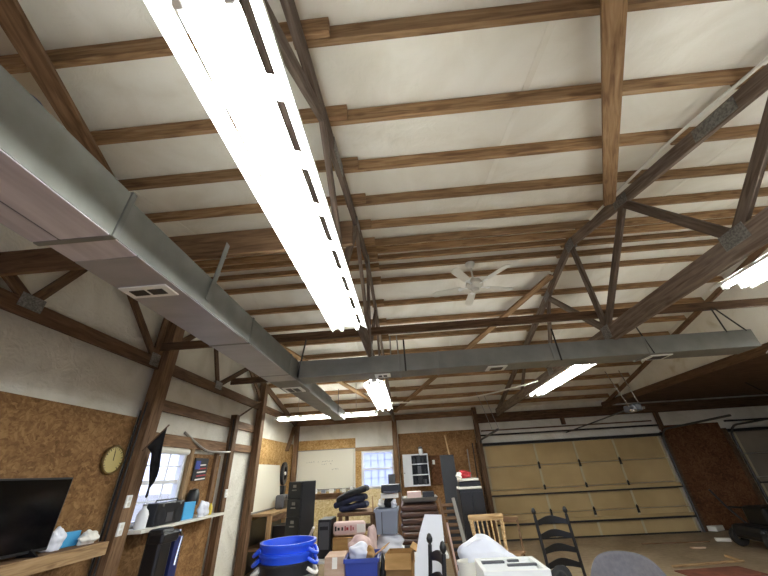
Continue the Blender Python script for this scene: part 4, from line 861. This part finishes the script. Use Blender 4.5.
# ------------------------------------------------------------------ right side of the floor
mw = thing('lawn_mower', 'low black mower like machine by the second garage door', 'mower', (7.2, 8.4, 0))
obj('deck', B((6.95, 8.35, .27), (1.0, .75, .24), None, .08), 'black', mw); obj('engine', B((7.1, 8.35, .52), (.7, .5, .34), None, .05), 'blackw', mw); obj('engine_cap', lathe([(0, .08), (.13, .07), (.17, 0), (0, 0)], 20, None, Matrix.Translation((7.3, 8.3, .685))), 'charcoal', mw, None, True)
for x, y in ((6.55, 7.98), (7.4, 7.98), (6.55, 8.72), (7.4, 8.72)): obj('wheel', lathe([(.06, -.045), (.15, -.045), (.165, 0), (.15, .045), (.06, .045), (.05, 0)], 20, None, Matrix.Translation((x, y, .165)) @ Matrix.Rotation(PI/2, 4, 'X')), 'seal', mw, None, True)
obj('handle', tube([(6.75, 8.6, .35), (6.55, 8.7, .7), (6.42, 8.75, .98)], .02), 'iron', mw, None, True); obj('handle', tube([(7.3, 8.6, .4), (7.1, 8.7, .62), (6.62, 8.72, .66)], .018), 'iron', mw, None, True)
o = tag(recenter(obj('paint_can', lathe([(0, 0), (.13, 0), (.13, .3), (.14, .31), (.14, .33), (0, .33)], 20, None, Matrix.Translation((7.98, 8.3, .357))), 'vinyl', None, None, True)), 'white can perched at the right of the black machine', 'can')
o = tag(recenter(obj('crate', BB((7.8, 8.0, 0), (8.3, 8.6, .355), .01), 'black')), 'black crate under the white can at right edge', 'crate')
o = tag(obj('carton', B((0, 0, .06), (.34, .2, .1), Matrix.Rotation(.5, 3, 'Z'), .01), 'paper', None, Matrix.Translation((7.36, 10.40, .0))), 'white carton on the floor before the brown wall strip', 'box')
o = tag(obj('carton', B((0, 0, .03), (.26, .1, .06), Matrix.Rotation(-.4, 3, 'Z'), .01), 'offwhite', None, Matrix.Translation((6.60, 9.27, .0))), 'small pale packet on the floor left of the black machine', 'box')
def stick(p0, p1, w, h, m, label): tag(beam('wood_scrap', p0, p1, w, h, m), label, 'scrap')
stick((4.3, 7.45, .02), (5.6, 7.62, .02), .05, .03, 'pine', 'long pale stick lying on the floor at lower right')
stick((5.55, 7.66, .02), (5.62, 8.0, .02), .05, .03, 'pine', 'short pale stick forming a hook with the long stick')
stick((6.3, 7.3, .02), (6.9, 7.2, .02), .06, .03, 'pine', 'pale stick on the floor at far right bottom')
stick((4.9, 9.3, .012), (6.3, 9.25, .012), .04, .02, 'post', 'thin brown strip on the floor near the tan door')
stick((5.55, 8.75, .012), (5.8, 8.73, .012), .08, .02, 'cardp', 'small pale scrap in the middle of the right floor')
o = tag(obj('floor_mat', B((0, 0, .008), (1.1, .5, .014), Matrix.Rotation(.1, 3, 'Z')), noisy('rust_mat', [(.3, '5a2c1c'), (.7, '7d4630')], (6, 6, 6), .9), None, Matrix.Translation((4.75, 7.05, .0))), 'rust coloured mat on the floor below the long stick', 'mat')
